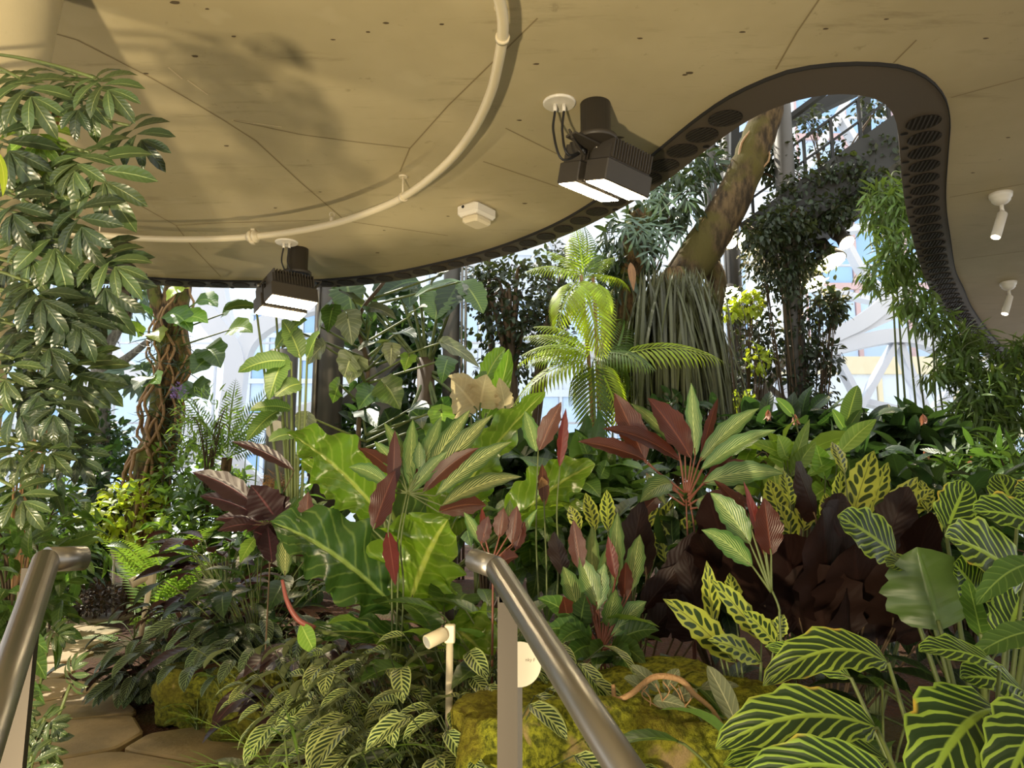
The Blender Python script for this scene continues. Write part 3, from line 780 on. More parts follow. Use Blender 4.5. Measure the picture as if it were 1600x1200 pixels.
# two small ceiling spotlights on the right
def ceilspot(label, px, d0, head):
    c = atz(*px, CEIL); t = thing('ceiling_spotlight', label, 'spotlight', c - V(0, 0, .42))
    part('canopy', MB().lathe(c - V(0, 0, .085), [(.022, 0), (.045, .012), (.062, .03), (.066, .05), (.074, .055), (.08, .085)], 24), MT['creamw'], t)
    a = c - V(0, 0, .085); part('stem', MB().tube([a + V(0, 0, .01), a - V(0, 0, .055)], .014, 12).box(a - V(0, 0, .06), (.02, .03, .04)), MT['creamw'], t)
    k = a - V(0, 0, .07); e = at(*head, d0); d = (e - k).normalized()
    h = part('lamp_head', MB().lathe(k - d * .01, [(.028, 0), (.034, .008), (.034, .205), (.031, .207)], 24, d), MT['creamw'], t)
    part('lens', MB().lathe(k + d * .199, [(.029, 0), (.029, .002)], 20, d), MT['lensdim'], h, 'glowing lens')
    return k, d
ceilspot('beige ceiling spotlight right of the opening, the larger nearer one', (1563, 303), atz(1563, 303, CEIL).y - .02, (1549, 393))
ceilspot('beige ceiling spotlight right of the opening, the smaller farther one', (1575, 441), atz(1575, 441, CEIL).y - .02, (1565, 508))

# ------------------------------------------------------------------ handrails
def handrail(label, post_px, d, top_px, end_px, ed, xin, flat=False):
    top = at(*top_px, d); end = at(*end_px, ed)
    dirv = (end - top).normalized(); far = end + dirv * .45
    base = Vector((at(*post_px, d).x, d, 0))
    t = thing('handrail', label, 'handrail', Vector((base.x, d, gz(base.x, d))))
    part('rail', MB().tube([top, far], .021, 24), MT['steel'], t)
    # short level return running away from the rail's top end
    part('rail_return', MB().tube([top - dirv * .004, top + xin], .021, 20), MT['steel'], t)
    pw = V(.03, .012, 0)
    px_ = at(*post_px, d)
    b = MB(); b.bar(V(px_.x, d, gz(px_.x, d)), V(px_.x, d, top.z - .05), .036, .012, 0, V(0, 1, 0)); b.bar(V(px_.x, d, top.z - .06), V(px_.x, d, top.z - .012), .03, .012, 0, V(0, 1, 0))
    part('post', b, MT['steelp'], t)
    lo = far - dirv * .06
    part('post', MB().bar(V(lo.x, lo.y, -.35), lo - V(0, 0, .01), .036, .012, 0, V(0, 1, 0)), MT['steelp'], t)
    return t
handrail('brushed steel handrail rising from the lower right beside the mossy rock', (793, 1000), 1.42, (776, 888), (962, 1180), .92, V(-.045, .05, .012))
handrail('brushed steel handrail at the left edge above the stone path', (40, 1000), 1.30, (72, 876), (-6, 1110), .98, V(.03, .06, .0))

# ------------------------------------------------------------------ small garden spotlights
def gardenspot(label, base, top, joint, tip, r, hl, mat, cap=True):
    t = thing('garden_spotlight', label, 'spotlight', base)
    part('post', MB().tube([base, top], r * .52, 14), mat, t)
    b = MB(); b.box(top, (r * 1.5, r * 1.5, r * 2.6), None, 0, .004); b.tube([top + V(0, 0, r * .6), joint], r * .42, 12)
    part('elbow', b, mat, t)
    d = (tip - joint).normalized()
    h = part('lamp_head', MB().lathe(joint - d * .015, [(r * .8, 0), (r, .006), (r, hl), (r * .92, hl + .002)], 22, d), mat, t)
    part('lens', MB().lathe(joint + d * (hl - .016), [(r * .85, 0), (r * .85, .003)], 18, d), MT['offlens'], h)
    return t
def gbase(px, py, d):
    p = at(px, py, d); return Vector((p.x, p.y, gz(p.x, p.y)))
gardenspot('cream garden spotlight on a post among striped leaves beside the handrail', gbase(703, 1000, 2.7), at(703, 990, 2.7), at(690, 992, 2.68), at(650, 1012, 2.62), .024, .075, MT['cream'])
b0 = gbase(222, 960, 6.6); gardenspot('pale garden spotlight on a leaning post at the path edge beside the fern', at(221, 975, 6.6) - V(0, 0, .1), at(236, 902, 6.6), at(226, 901, 6.58), at(200, 914, 6.5), .042, .13, MT['cream'])
gardenspot('small white garden spotlight on a thin post at the far end of the path', gbase(178, 940, 8.7), at(178, 868, 8.7), at(178, 862, 8.66), at(174, 858, 8.45), .03, .1, MT['creamw'])

# plant tags
tp = at(812, 1038, 1.9)
t = thing('plant_tag', 'round pale plant tag half hidden behind the handrail post', 'sign', gp(tp.x, tp.y))
dv = V(-.12, -1, .35).normalized()
part('disc', MB().lathe(tp, [(.052, 0), (.052, .003)], 36, dv), MT['sign'], t)
part('stake', MB().bar(gp(tp.x, tp.y), tp - dv * .003, .012, .003, 0, V(0, 1, 0)), MT['steeld'], t)
def text(body, size, loc, d, mat, parent, up=V(0, 0, 1)):
    cu = bpy.data.curves.new('lettering', 'FONT'); cu.body = body; cu.size = size; cu.align_x = 'CENTER'; cu.extrude = .0004
    tmp = bpy.data.objects.new('lettering', cu); COL.objects.link(tmp)
    dg = bpy.context.evaluated_depsgraph_get(); me = bpy.data.meshes.new_from_object(tmp.evaluated_get(dg))
    bpy.data.objects.remove(tmp); me.materials.clear(); me.materials.append(mat)
    x = up.cross(d).normalized(); y = d.cross(x)
    Mx = Matrix((x, y, d)).transposed().to_4x4(); Mx.translation = loc - ORG[parent.name]
    me.transform(Mx); o = bpy.data.objects.new('lettering', me); COL.objects.link(o); o.parent = parent; ORG[o.name] = ORG[parent.name]; return o
# only the end of the lettering shows beside the post
text('nky F', .011, tp + dv * .004 + V(.026, 0, .006), dv, MT['ink'], t); text('usa', .009, tp + dv * .004 + V(.026, 0, -.014), dv, MT['ink'], t)

# ------------------------------------------------------------------ glazed facade: white lattice and panes
def rib(pts, wdt, dep, i, d=16.0):
    P = smooth([at(px, py, d) for px, py in pts], 8) if len(pts) > 2 else [at(*pts[0], d), at(*pts[1], d)]
    b = MB()
    vs = []; 
    for k, p in enumerate(P):
        tg = (P[min(k + 1, len(P) - 1)] - P[max(0, k - 1)]).normalized(); sd = tg.cross(V(0, 1, 0)).normalized()
        for (s_, e) in ((-1, -1), (1, -1), (1, 1), (-1, 1)): vs.append(p + sd * s_ * wdt / 2 + V(0, e * dep / 2, 0))
    fs = [[k * 4 + j, k * 4 + (j + 1) % 4, k * 4 + 4 + (j + 1) % 4, k * 4 + 4 + j] for k in range(len(P) - 1) for j in range(4)] + [[3, 2, 1, 0], [len(vs) - 4, len(vs) - 3, len(vs) - 2, len(vs) - 1]]
    b.add(vs, fs, None, 0, False); return struct('trim_%d' % i, b, MT['white'])
RIBS = [([(150, 505), (175, 560), (235, 610), (330, 690), (400, 760)], .42), ([(120, 400), (150, 505), (140, 600), (95, 700)], .4), ([(352, 780), (360, 660), (368, 560), (330, 500), (290, 440)], .42),
        ([(368, 600), (385, 540), (420, 505), (480, 480), (540, 470)], .34), ([(372, 560), (350, 490), (340, 430)], .3), ([(60, 640), (160, 600), (235, 612)], .16), ([(330, 690), (250, 740), (180, 790)], .3),
        ([(360, 660), (480, 640), (560, 600)], .2), ([(200, 585), (290, 560), (365, 540)], .12),
        ([(1130, 560), (1200, 575), (1290, 530), (1350, 500), (1400, 455), (1440, 400)], .32), ([(1290, 548), (1350, 533), (1400, 526), (1450, 535), (1500, 565)], .3), ([(1290, 540), (1360, 505), (1440, 470)], .26),
        ([(1396, 540), (1340, 640)], .13), ([(1404, 540), (1450, 655)], .13), ([(1300, 548), (1340, 628), (1345, 700)], .12), ([(1340, 626), (1440, 650), (1520, 672)], .13), ([(1447, 655), (1500, 595), (1560, 560)], .15),
        ([(1320, 378), (1352, 432), (1400, 470)], .12), ([(1270, 450), (1360, 470), (1400, 480)], .1), ([(1200, 575), (1180, 640), (1230, 700)], .26), ([(1200, 640), (1260, 585), (1300, 550)], .16), ([(1215, 590), (1235, 650), (1225, 690)], .14),
        ([(1255, 270), (1310, 180), (1330, 140)], .14), ([(1310, 180), (1345, 240)], .12), ([(1190, 330), (1260, 250), (1310, 190)], .12), ([(1280, 330), (1320, 360), (1440, 330)], .16),
        ([(560, 470), (620, 560), (640, 700)], .3), ([(760, 430), (820, 520), (960, 560)], .22), ([(860, 370), (900, 440), (880, 520)], .2)]
for i, (p, wd) in enumerate(RIBS): rib(p, wd, .3, i + 3, 15.4 + .035 * i)
gb = MB(); k = 0
for j in range(14):
    x0 = -15.4 + j * 2.2
    gb.add([(x0 + .02, 16.6, -1), (x0 + 2.18, 16.6, -1), (x0 + 2.18, 16.6, 11.5), (x0 + .02, 16.6, 11.5), (x0 + .02, 16.62, -1), (x0 + 2.18, 16.62, -1), (x0 + 2.18, 16.62, 11.5), (x0 + .02, 16.62, 11.5)], [[0, 1, 2, 3], [7, 6, 5, 4], [0, 4, 5, 1], [1, 5, 6, 2], [2, 6, 7, 3], [3, 7, 4, 0]], None, 0, False)
win = struct('window_1', gb, MT['glass'])
fbm = MB()
for j in range(15): fbm.box((-15.4 + j * 2.2, 16.55, 5.2), (.045, .07, 12.5))
for z in (1.2, 3.0, 4.8, 6.6, 8.4, 10.2): fbm.box((0, 16.55, z), (31, .07, .04))
part('window_frame', fbm, MT['white'], win)

# ------------------------------------------------------------------ buildings across the street
gr = MB(); gr.box((0, 60, -1.6), (170, 85, .4)); struct('floor_street', gr, MT['street'])
def office(label, x0, x1, y, z0, z1, dep, cols, rows, glass, mull, wall, band=.35, off=0):
    t = thing('office_building', label, 'building', V((x0 + x1) / 2, y + dep / 2, z0))
    part('wall', MB().box(((x0 + x1) / 2, y + dep / 2, (z0 + z1) / 2), (x1 - x0, dep, z1 - z0)), wall, t)
    fw = (x1 - x0) / cols; fh = (z1 - z0) / rows
    mb = MB()
    for r in range(rows + 1): mb.box(((x0 + x1) / 2, y - .12, z0 + r * fh), (x1 - x0, .3, band))
    for c in range(cols + 1): mb.box((x0 + c * fw, y - .1, (z0 + z1) / 2), (.22, .22, z1 - z0))
    part('mullions', mb, mull, t)
    for r in range(rows):
        wb = MB()
        for c in range(cols): wb.box((x0 + (c + .5) * fw, y - .04, z0 + (r + .5) * fh), (fw - .3, .1, fh - band))
        part('window', wb, glass[(r + off) % len(glass)], t)
    return t
G0, G1, G2 = MT['bwhite'], MT['bglass'], MT['bglassd']
def pxx(px, d): return (px - 800) / F * d * 1.0
office('glass office block with pinkish mullions behind the steel lattice on the right', 16, 30, 40, 8.6, 26, 10, 5, 4, [G0, G1], MT['bpink'], MT['bwall'])
office('low pale office front with cream bands beyond the lattice on the right', 11, 34, 38, -1.4, 8.2, 8, 6, 3, [MT['bwall'], G0, MT['bwall']], MT['bcream'], MT['bwall'], .9)
office('blue glass tower far behind the left lattice', -38, -25, 46, -1.4, 24, 10, 10, 9, [G1, G0], MT['bwall'], G0, .3)
office('pale blue glass tower behind the paddle leaves left of centre', -16.2, -11, 46, -1.4, 13, 10, 5, 10, [G0, G1], MT['bwall'], MT['bwall'], .3)
office('tall blue tower seen through the ceiling opening', 18, 29, 62, -1.4, 52, 10, 8, 16, [G0, G1], MT['bwall'], G0, .5)
office('white office block straight beyond the dense centre planting', -6, 9, 52, -1.4, 19, 10, 8, 6, [G0, MT['bwall']], MT['bwall'], MT['bwall'], .5)

# unseen uplighters added to wash the ceiling; the strongest follows the column's shadow
for (x, y, aim, e) in ((-4.3, 1.5, (-1.4, 6.0, CEIL), 260), (-.35, 5.3, (-1.8, 7.0, CEIL), 130), (-1.3, -1.6, (-1.6, 5.6, CEIL), 1250), (1.6, -1.2, (1.8, 3.0, CEIL), 15)):
    bp = V(x, y, gz(x, y) if y > 1.2 else -.35); t = thing('unseen_uplighter', 'unseen dark floor uplighter added to wash the ceiling with light', 'uplighter', bp, 'uplighters added out of view')
    part('base', MB().lathe(bp, [(.1, 0), (.1, .03), (.04, .04), (.04, .12)], 20), MT['black'], t)
    k = bp + V(0, 0, .14); d = (Vector(aim) - k).normalized()
    part('lamp_head', MB().lathe(k - d * .02, [(.05, 0), (.09, .03), (.1, .16), (.1, .17)], 24, d), MT['black'], t)
    part('lens', MB().lathe(k + d * .151, [(.09, 0), (.09, .004)], 20, d), MT['lensdim'], t)
    l = bpy.data.lights.new('unseen_uplight', 'SPOT'); l.energy = e; l.color = (1, .83, .54); l.spot_size = 1.9; l.spot_blend = 1; l.shadow_soft_size = .1
    o = bpy.data.objects.new('unseen_uplight', l); COL.objects.link(o); o.location = k + d * .2; o.rotation_euler = d.to_track_quat('-Z', 'Y').to_euler()

# ================================================================== planting helpers
UPV = V(0, 0, 1)
TOCAM = V(0, -1, .55)
def grid_leaf(nb, P0, P1, width, sag, nh, kind='lance', nl=12, nw=6, fold=.2, ripple=0, rn=5, lobe=0, seed=0, roll=0, corr=0):
    P = arc(P0, P1, sag, nl); t = np.linspace(0, 1, nl + 1); w = prof(kind, t) * width / 2
    vs = []; uv = []
    for i, p in enumerate(P):
        T = (P[min(i + 1, nl)] - P[max(0, i - 1)]).normalized()
        sd = T.cross(nh)
        if sd.length < .05: sd = T.cross(V(1, 0, .2))
        sd.normalize(); n = sd.cross(T)
        if roll: 
            sd, n = sd * math.cos(roll * t[i]) + n * math.sin(roll * t[i]), n * math.cos(roll * t[i]) - sd * math.sin(roll * t[i])
        for j in range(nw + 1):
            u = -1 + 2 * j / nw
            h = fold * abs(u) * w[i] + ripple * width * abs(u) ** 1.5 * math.sin(rn * 2 * pi * t[i] + (1.7 if u > 0 else 0) + seed) * min(1, 3 * w[i] / width)
            if corr: h += corr * width * min(1, 4 * abs(u)) * abs(math.sin(pi * (9 * t[i] - 2.4 * abs(u)))) * min(1, 3 * w[i] / width)
            e = 1 + (.1 * math.sin(rn * 3.1 * pi * t[i] + seed + (2 if u > 0 else 0)) * abs(u) if ripple else 0)
            back = lobe * width * abs(u) ** 1.5 * max(0, 1 - t[i] * 2.4)
            vs.append(p + sd * (u * w[i] * e) + n * h - T * back); uv.append((j / nw, t[i]))
    k = nw + 1
    nb.raw([tuple(v) for v in vs], [[i * k + j, i * k + j + 1, (i + 1) * k + j + 1, (i + 1) * k + j] for i in range(nl) for j in range(nw)], uv)
def leaf(t, b, e, wpx, mat, sag=(0, 0, .06), nh=None, kind='lance', fold=.2, ripple=0, rn=5, lobe=0, root=None, pr=.005, pm=None, roll=0, label=None, psag=(0, 0, 0), nl=14, nw=6, corr=0):
    P0 = at(*b); P1 = at(*e); W = wpx * b[2] / F
    nb = NB(); L = (P1 - P0).length
    grid_leaf(nb, P0, P1, W, Vector(sag) * L / .4, Vector(nh) if nh else TOCAM, kind, nl, nw, fold, ripple, rn, lobe, random.uniform(0, 6), roll, corr)
    o = part('leaf', nb, mat, t, label)
    if root is not None:
        part('petiole', MB().tube(arc(root, P0, psag, 8) + [P0.lerp(P1, .12)], [pr * 1.3, pr, pr * .7], 6), pm or MT['stem'], o)
    return o
def dirv(az, el): return V(math.cos(az) * math.cos(el), math.sin(az) * math.cos(el), math.sin(el))
def ground_at(px, py, d):
    p = at(px, py, d); return gp(p.x, p.y)

def rosette(name, label, cat, c, h, n, L, mat, tpl, el=(15, 75), spread=1.0, pm=None, parts=False, group=None, pr=.004, az=(0, 360), lift=.55, inner=-.3, drop=0, f0=.35):
    """a clump of stalked leaves springing from one crown at ground point c and reaching the height h"""
    c = Vector(c); t = thing(name, label, cat, c, group)
    nb = NB(); sb = MB()
    for i in range(n):
        a = math.radians(random.uniform(*az)); e = math.radians(random.uniform(*el)); f = random.uniform(f0, 1.0)
        hh = h * f
        b = c + V(math.cos(a), math.sin(a), 0) * (hh / math.tan(max(e, .35)) * .45 * spread + .02) + UPV * max(.03, hh - L * .45 * math.sin(e))
        d = dirv(a + random.uniform(-.5, .5), e * lift - drop + random.uniform(-.15, .2))
        nh = UPV + V(math.cos(a), math.sin(a), 0) * inner + V(random.uniform(-.3, .3), random.uniform(-.3, .3), 0)
        s = L * random.uniform(.75, 1.15)
        tp = tpl[i % len(tpl)] if isinstance(tpl, list) else tpl
        m = arc(c + V(random.uniform(-.02, .02), random.uniform(-.02, .02), 0), b, (-.1 * math.cos(a) * hh, -.1 * math.sin(a) * hh, .12 * hh), 6)
        if parts:
            q = NB().put(tp, b, d, nh, s); o = part('leaf', q, mat[i % len(mat)] if isinstance(mat, list) else mat, t)
            part('petiole', MB().tube(m + [b + d * .1 * s], pr, 5), pm or MT['stem'], o)
        else: nb.put(tp, b, d, nh, s); sb.tube(m + [b + d * .1 * s], pr, 5, 0, False)
    if not parts:
        part('foliage', nb, mat, t); part('stems', sb, pm or MT['stem'], t)
    return t

def scatter_leaves(nb, c, r, n, L, tpl, hang=0.0, shell=.3, outb=.6, jl=.3):
    c = np.array(c); r = np.array(r)
    u = RNG.normal(size=(n, 3)); u /= np.linalg.norm(u, axis=1, keepdims=True)
    rad = (shell + (1 - shell) * RNG.random((n, 1)) ** .5)
    # lumpy outline
    lump = np.array([.78 + .35 * noise.noise((float(a[0]) * 2.2 + c[0], float(a[1]) * 2.2 + c[1], float(a[2]) * 2.2 + c[2])) for a in u])[:, None]
    P = c + u * r * rad * (lump + .1)
    D = u * outb + RNG.normal(size=(n, 3)) * .55; D[:, 2] -= hang
    N = RNG.normal(size=(n, 3)) * .45 + np.array([0, 0, 1]); N += u * .3
    tpl = tpl if isinstance(tpl, list) else [tpl]
    idx = RNG.integers(0, len(tpl), n)
    for k, tp in enumerate(tpl):
        mk = idx == k
        if mk.any(): nb.put(tp, P[mk], D[mk], N[mk], L * (1 + jl * (RNG.random(mk.sum()) * 2 - 1)))
    return P
def bush(name, label, *a, **k):
    if not isinstance(a[0], str): a = ({'shrub': 'shrub', 'tree': 'tree', 'vine': 'vine', 'cushion': 'moss'}.get(name.split('_')[-1], 'plant'),) + a
    return bush_(name, label, *a, **k)
def bush_(name, label, cat, blobs, n, L, mat, tpl, hang=.2, root=None, stem=None, group=None, nst=9, sr=.008, shell=.3, trunk=0):
    """blobs: (px, py, d, rx, ry, rz) crowns of one plant"""
    cs = [(at(b[0], b[1], b[2]), b[3:6]) for b in blobs]
    c0 = cs[0][0]; g = Vector(root) if root is not None else gp(c0.x, c0.y)
    t = thing(name, label, cat, g, group); nb = NB(); sb = MB()
    tot = sum(r[0] * r[1] * r[2] for _, r in cs) ** 1
    for c, r in cs:
        k = max(8, int(n * (r[0] * r[1] * r[2]) / tot))
        P = scatter_leaves(nb, c, r, k, L, tpl, hang, shell)
        for i in range(max(2, int(nst * k / n))):
            e = Vector(P[RNG.integers(len(P))])
            mid = Vector((g.x + (c.x - g.x) * .6, g.y + (c.y - g.y) * .6, g.z + (c.z - g.z) * .6))
            sb.tube(smooth([g, mid + V(random.uniform(-.1, .1) * r[0], random.uniform(-.1, .1) * r[1], 0), c.lerp(e, .5), e], 5), [sr * 1.5 + trunk, sr + trunk * .5, sr * .5], 5, 0, False)
    part('foliage', nb, mat, t); part('branches', sb, stem or MT['stemd'], t)
    return t

# ================================================================== rocks
def rock(label, c, r, seed, sub=5, amp=.16, m='moss'):
    import bmesh
    bm = bmesh.new(); bmesh.ops.create_icosphere(bm, subdivisions=sub, radius=1)
    for v in bm.verts:
        p = v.co.copy(); n = p.normalized()
        q = Vector((max(-.84, min(.84, p.x)), max(-.84, min(.84, p.y)), max(-.6, min(.62, p.z))))
        k = 1 + amp * noise.noise(p * 1.6 + V(seed, 0, 0)) * 2 + .06 * noise.noise(p * 5 + V(0, seed, 0)) + .022 * noise.noise(p * 15) + .018 * noise.noise(p * 34)
        q *= k * 1.32
        v.co = Vector((q.x * r[0], q.y * r[1], q.z * r[2])) + Vector(c)
    b = MB(); bm.verts.ensure_lookup_table()
    b.add([tuple(v.co) for v in bm.verts], [[v.index for v in f.verts] for f in bm.faces]); bm.free()
    solo('mossy_rock', b, MT[m], label, 'rock')
p = at(985, 1150, 2.45); rock('large mossy boulder under the handrail, with bare stone on its top', (p.x, 2.5, .41), (.42, .27, .31), 3, 6)
p = at(795, 1150, 2.35); rock('smaller mossy boulder directly behind the handrail post', (p.x, 2.45, .4), (.16, .16, .28), 9)
p = at(305, 1085, 4.65); rock('mossy rock at the path edge, the left one of two', (p.x, 4.75, .13), (.21, .2, .19), 21, m='mossd')
p = at(412, 1085, 4.3); rock('mossy rock at the path edge, right of its twin, below the dark foliage', (p.x, 4.45, .14), (.24, .22, .24), 33, m='mossd')
p = at(1160, 1120, 2.6); rock('low mossy stone between the boulder and the zebra-striped leaves', (p.x, 2.75, .36), (.22, .2, .2), 41)

# creeping root over the boulder
rt = thing('creeping_root', 'pinkish tan aerial root bent over the mossy boulder', 'root', at(960, 1095, 2.3))
part('main_root', MB().tube(smooth([at(958, 1070, 2.3), at(962, 1092, 2.28), at(985, 1085, 2.25), at(1022, 1058, 2.24), at(1062, 1062, 2.24), at(1085, 1085, 2.23), at(1112, 1108, 2.22), at(1130, 1136, 2.2)], 8), [.006, .008, .009, .009, .007, .005], 8), MT['root'], rt)
for k in range(7):
    a = at(1000 + k * 12, 1065 + 3 * abs(k - 3), 2.24)
    part('rootlet', MB().tube(smooth([a, a + V(random.uniform(-.03, .03), .01, -.03), a + V(random.uniform(-.05, .05), .03, -.07)], 5), .002, 5), MT['root'], rt)
t = thing('lobed_rock_plant', 'grey-green lobed leaves lying on the mossy boulder below the crimson shoots', 'plant', at(1040, 1085, 2.35))
for b, e, w in [((1015, 1085, 2.3), (975, 1060, 2.25), 26), ((1030, 1080, 2.3), (985, 1040, 2.3), 24), ((1050, 1095, 2.28), (1090, 1080, 2.3), 24), ((1020, 1095, 2.27), (1070, 1105, 2.24), 26), ((1040, 1080, 2.3), (1060, 1045, 2.35), 22), ((1150, 1130, 2.2), (1105, 1040, 2.25), 34), ((1095, 1075, 2.3), (1155, 1072, 2.3), 18)]:
    leaf(t, b, e, w, LM['grey'], (0, 0, .04), (0, -.8, .8), 'oval', root=at(1040, 1090, 2.33), pr=.003)

# ================================================================== hero plants
# giant glossy anthurium
R0 = ground_at(625, 1010, 3.95); cr = at(628, 960, 3.9)
t = thing('giant_anthurium', 'giant light green plant with huge wavy glossy leaves in the centre of the bed', 'plant', R0)
part('stem', MB().tube([R0, cr], [.05, .04], 10), MT['stem'], t)
A = LM['anth']; AD = LM['anthd']
def ant(b, e, w, m, sag, nh, fold=.25, rip=.07, rn=4, **k): leaf(t, b, e, w, m, sag, nh, 'oval', fold, rip * 1.25, rn, root=cr, pr=.012, nl=44, nw=12, corr=.05, **k)
ant((600, 812, 3.8), (448, 676, 3.7), 118, A, (0, 0, .05), (.35, -.85, .5), roll=-.5)
ant((615, 948, 3.7), (424, 816, 3.4), 128, AD, (0, 0, .05), (.3, -.8, .6), .2)
ant((640, 945, 3.75), (700, 812, 3.55), 150, A, (0, -.03, .06), (-.2, -1, .25), .3, .09)
ant((700, 815, 4.1), (852, 612, 4.2), 105, A, (-.06, 0, -.02), (-.75, -.7, .3), .15, .06, 6)
ant((790, 830, 4.3), (930, 725, 4.2), 84, A, (0, 0, .05), (-.1, -.9, .5))
ant((745, 800, 4.4), (690, 870, 3.9), 62, A, (0, -.02, .14), (-.2, -.5, 1))
ant((800, 815, 4.3), (940, 815, 4.0), 44, A, (0, 0, .12), (.1, -.4, 1))
ant((640, 1002, 3.6), (470, 992, 3.3), 50, AD, (0, 0, .04), (0, -.8, .7))
ant((690, 985, 3.5), (765, 1040, 3.1), 92, A, (0, 0, .08), (0, -.8, .7), .2, .1)
ant((560, 800, 4.2), (470, 720, 4.1), 60, A, (0, 0, .05), (.5, -.7, .4))
ant((655, 900, 4.1), (560, 700, 4.6), 110, AD, (0, 0, .02), (.1, -.9, .4))
ant((690, 860, 4.4), (745, 700, 4.8), 120, A, (0, 0, .02), (-.3, -.9, .3))
sp0 = cr + V(.05, -.1, -.1)
st = part('flower_stalk', MB().tube(smooth([at(612, 1003, 3.5), at(550, 998, 3.4), at(495, 985, 3.3)], 8), .009, 8), MT['stem'], t)
sx = part('spadix', MB().tube(smooth([at(492, 982, 3.3), at(466, 968, 3.28), at(449, 940, 3.28), at(441, 906, 3.3)], 8), [.012, .011, .007], 10), MT['stemp'], t, 'long crimson flower spike')
leaf(t, (470, 975, 3.29), (493, 1022, 3.22), 30, LM['light'], (0, 0, 0), (-.3, -1, .2), label='yellow-green flower bract')

def shoots(name, label, root, leaves, stems=(), pm=None, cat='plant'):
    """leaves: (base px, tip px, width px, material, depth offset, sag)"""
    R = ground_at(*root); t = thing(name, label, cat, R); d = root[2]
    for s in stems:
        part('stem', MB().tube(smooth([R if len(s) < 4 else at(s[3][0], s[3][1], d)] + [at(q[0], q[1], d) for q in s[:3]], 6), [.005, .0042, .0035], 7), pm or MT['stemr'], t)
    for L_ in leaves:
        b, e, w, m = L_[:4]; dd = L_[4] if len(L_) > 4 else random.uniform(-.12, .12); sg = L_[5] if len(L_) > 5 else .05
        hub = at(L_[6][0], L_[6][1], d) if len(L_) > 6 else None
        leaf(t, (b[0], b[1], d), (e[0], e[1], d + dd), w, LM[m], (0, 0, sg), (random.uniform(-.3, .3), -1, random.uniform(.1, .6)), 'lance', random.uniform(.15, .4), .02, 3, root=hub, pr=.004, pm=pm or MT['stemr'])
    return t
H = (637, 770)
shoots('stromanthe', 'tall crimson and striped narrow-leaved plant standing amid the giant wavy leaves', (618, 1000, 3.45),
  [((614, 770), (617, 672), 22, 'red', 0, .01, H), ((583, 828), (618, 735), 40, 'red', -.1, .03, (606, 850)), ((606, 830), (618, 915), 24, 'pink', -.1, .02, (612, 800)),
   ((640, 760), (645, 655), 26, 'strom', .1, .02, H), ((655, 745), (690, 650), 26, 'strom', .1, .03, H), ((665, 745), (735, 640), 30, 'feather', .1, .03, H), ((670, 760), (770, 648), 34, 'feather', 0, .04, H), ((680, 775), (800, 690), 30, 'feather', .1, .05, H),
   ((660, 770), (748, 700), 26, 'red', -.05, .06, H), ((645, 750), (600, 660), 24, 'strom', .15, .03, H), ((630, 745), (585, 690), 24, 'strom', .1, .03, H), ((625, 750), (560, 700), 22, 'red', .1, .05, H), ((650, 750), (672, 680), 22, 'red', .15, .02, H),
   ((690, 790), (815, 745), 34, 'feather', .1, .06, H), ((685, 800), (760, 790), 36, 'red', .15, .05, H), ((655, 735), (655, 690), 20, 'strom', 0, .01, H), ((610, 760), (545, 730), 26, 'strom', .15, .06, H), ((640, 770), (700, 705), 24, 'strom', 0, .03, H)],
  [((612, 900), (606, 840), (612, 790)), ((622, 900), (622, 840), (637, 765)), ((630, 940), (626, 850), (640, 770))], MT['stem'])
H = (1072, 785)
shoots('cordyline', 'large spreading red and green long-leaved plant in front of the mossy tree', (1080, 900, 3.4),
  [((1008, 722), (960, 614), 44, 'red', 0, .02, (1070, 770)), ((1080, 716), (1012, 622), 46, 'red', -.1, .04, (1073, 770)), ((1064, 720), (942, 670), 32, 'red', -.1, .06, (1070, 770)), ((1008, 718), (903, 690), 30, 'red', -.1, .03, (1065, 775)),
   ((1086, 714), (1080, 598), 26, 'strom', 0, .01, (1075, 770)), ((1092, 722), (1186, 638), 30, 'strom', 0, .05, (1075, 775)), ((1095, 735), (1212, 672), 30, 'strom', -.1, .05, (1075, 780)), ((1098, 755), (1225, 740), 36, 'strom', -.1, .06, (1075, 785)),
   ((1095, 715), (1122, 622), 16, 'red', .1, .03, (1076, 770)), ((1102, 726), (1108, 655), 14, 'red', .1, .01, (1076, 775)), ((1060, 700), (985, 630), 22, 'strom', .15, .04, (1070, 770)), ((1010, 740), (1040, 790), 22, 'feather', -.1, .04, (1068, 775)),
   ((1050, 755), (1000, 785), 34, 'strom', -.2, .06, (1070, 785)), ((1090, 780), (1150, 845), 38, 'strom', -.2, .08, (1075, 790)), ((1100, 775), (1190, 800), 24, 'red', -.1, .08, (1075, 790)), ((1105, 750), (1160, 690), 18, 'red', .1, .05, (1075, 780)), ((1040, 770), (985, 830), 26, 'red', -.1, .08, (1070, 790)),
   ((1070, 700), (1058, 640), 20, 'red', .15, .02, (1072, 770)), ((1095, 760), (1165, 720), 22, 'red', .1, .06, (1075, 785)), ((1110, 790), (1200, 850), 26, 'strom', -.1, .08, (1078, 795))],
  [((1078, 880), (1074, 830), (1072, 780)), ((1085, 880), (1085, 830), (1076, 770))])
shoots('stromanthe', 'pair of slim red shoots on tall thin stems before the yellow-green fronds', (855, 1000, 3.5),
  [((842, 704), (877, 628), 30, 'red', -.05, .02), ((838, 706), (820, 642), 26, 'strom', .05, .02), ((874, 730), (884, 638), 17, 'pink', 0, .01), ((850, 786), (847, 725), 18, 'red', .05, .02), ((846, 745), (852, 790), 20, 'dry', .05, .02)],
  [((840, 900), (838, 800), (841, 702)), ((872, 900), (870, 800), (875, 728)), ((854, 900), (852, 840), (850, 780))], MT['stem'])
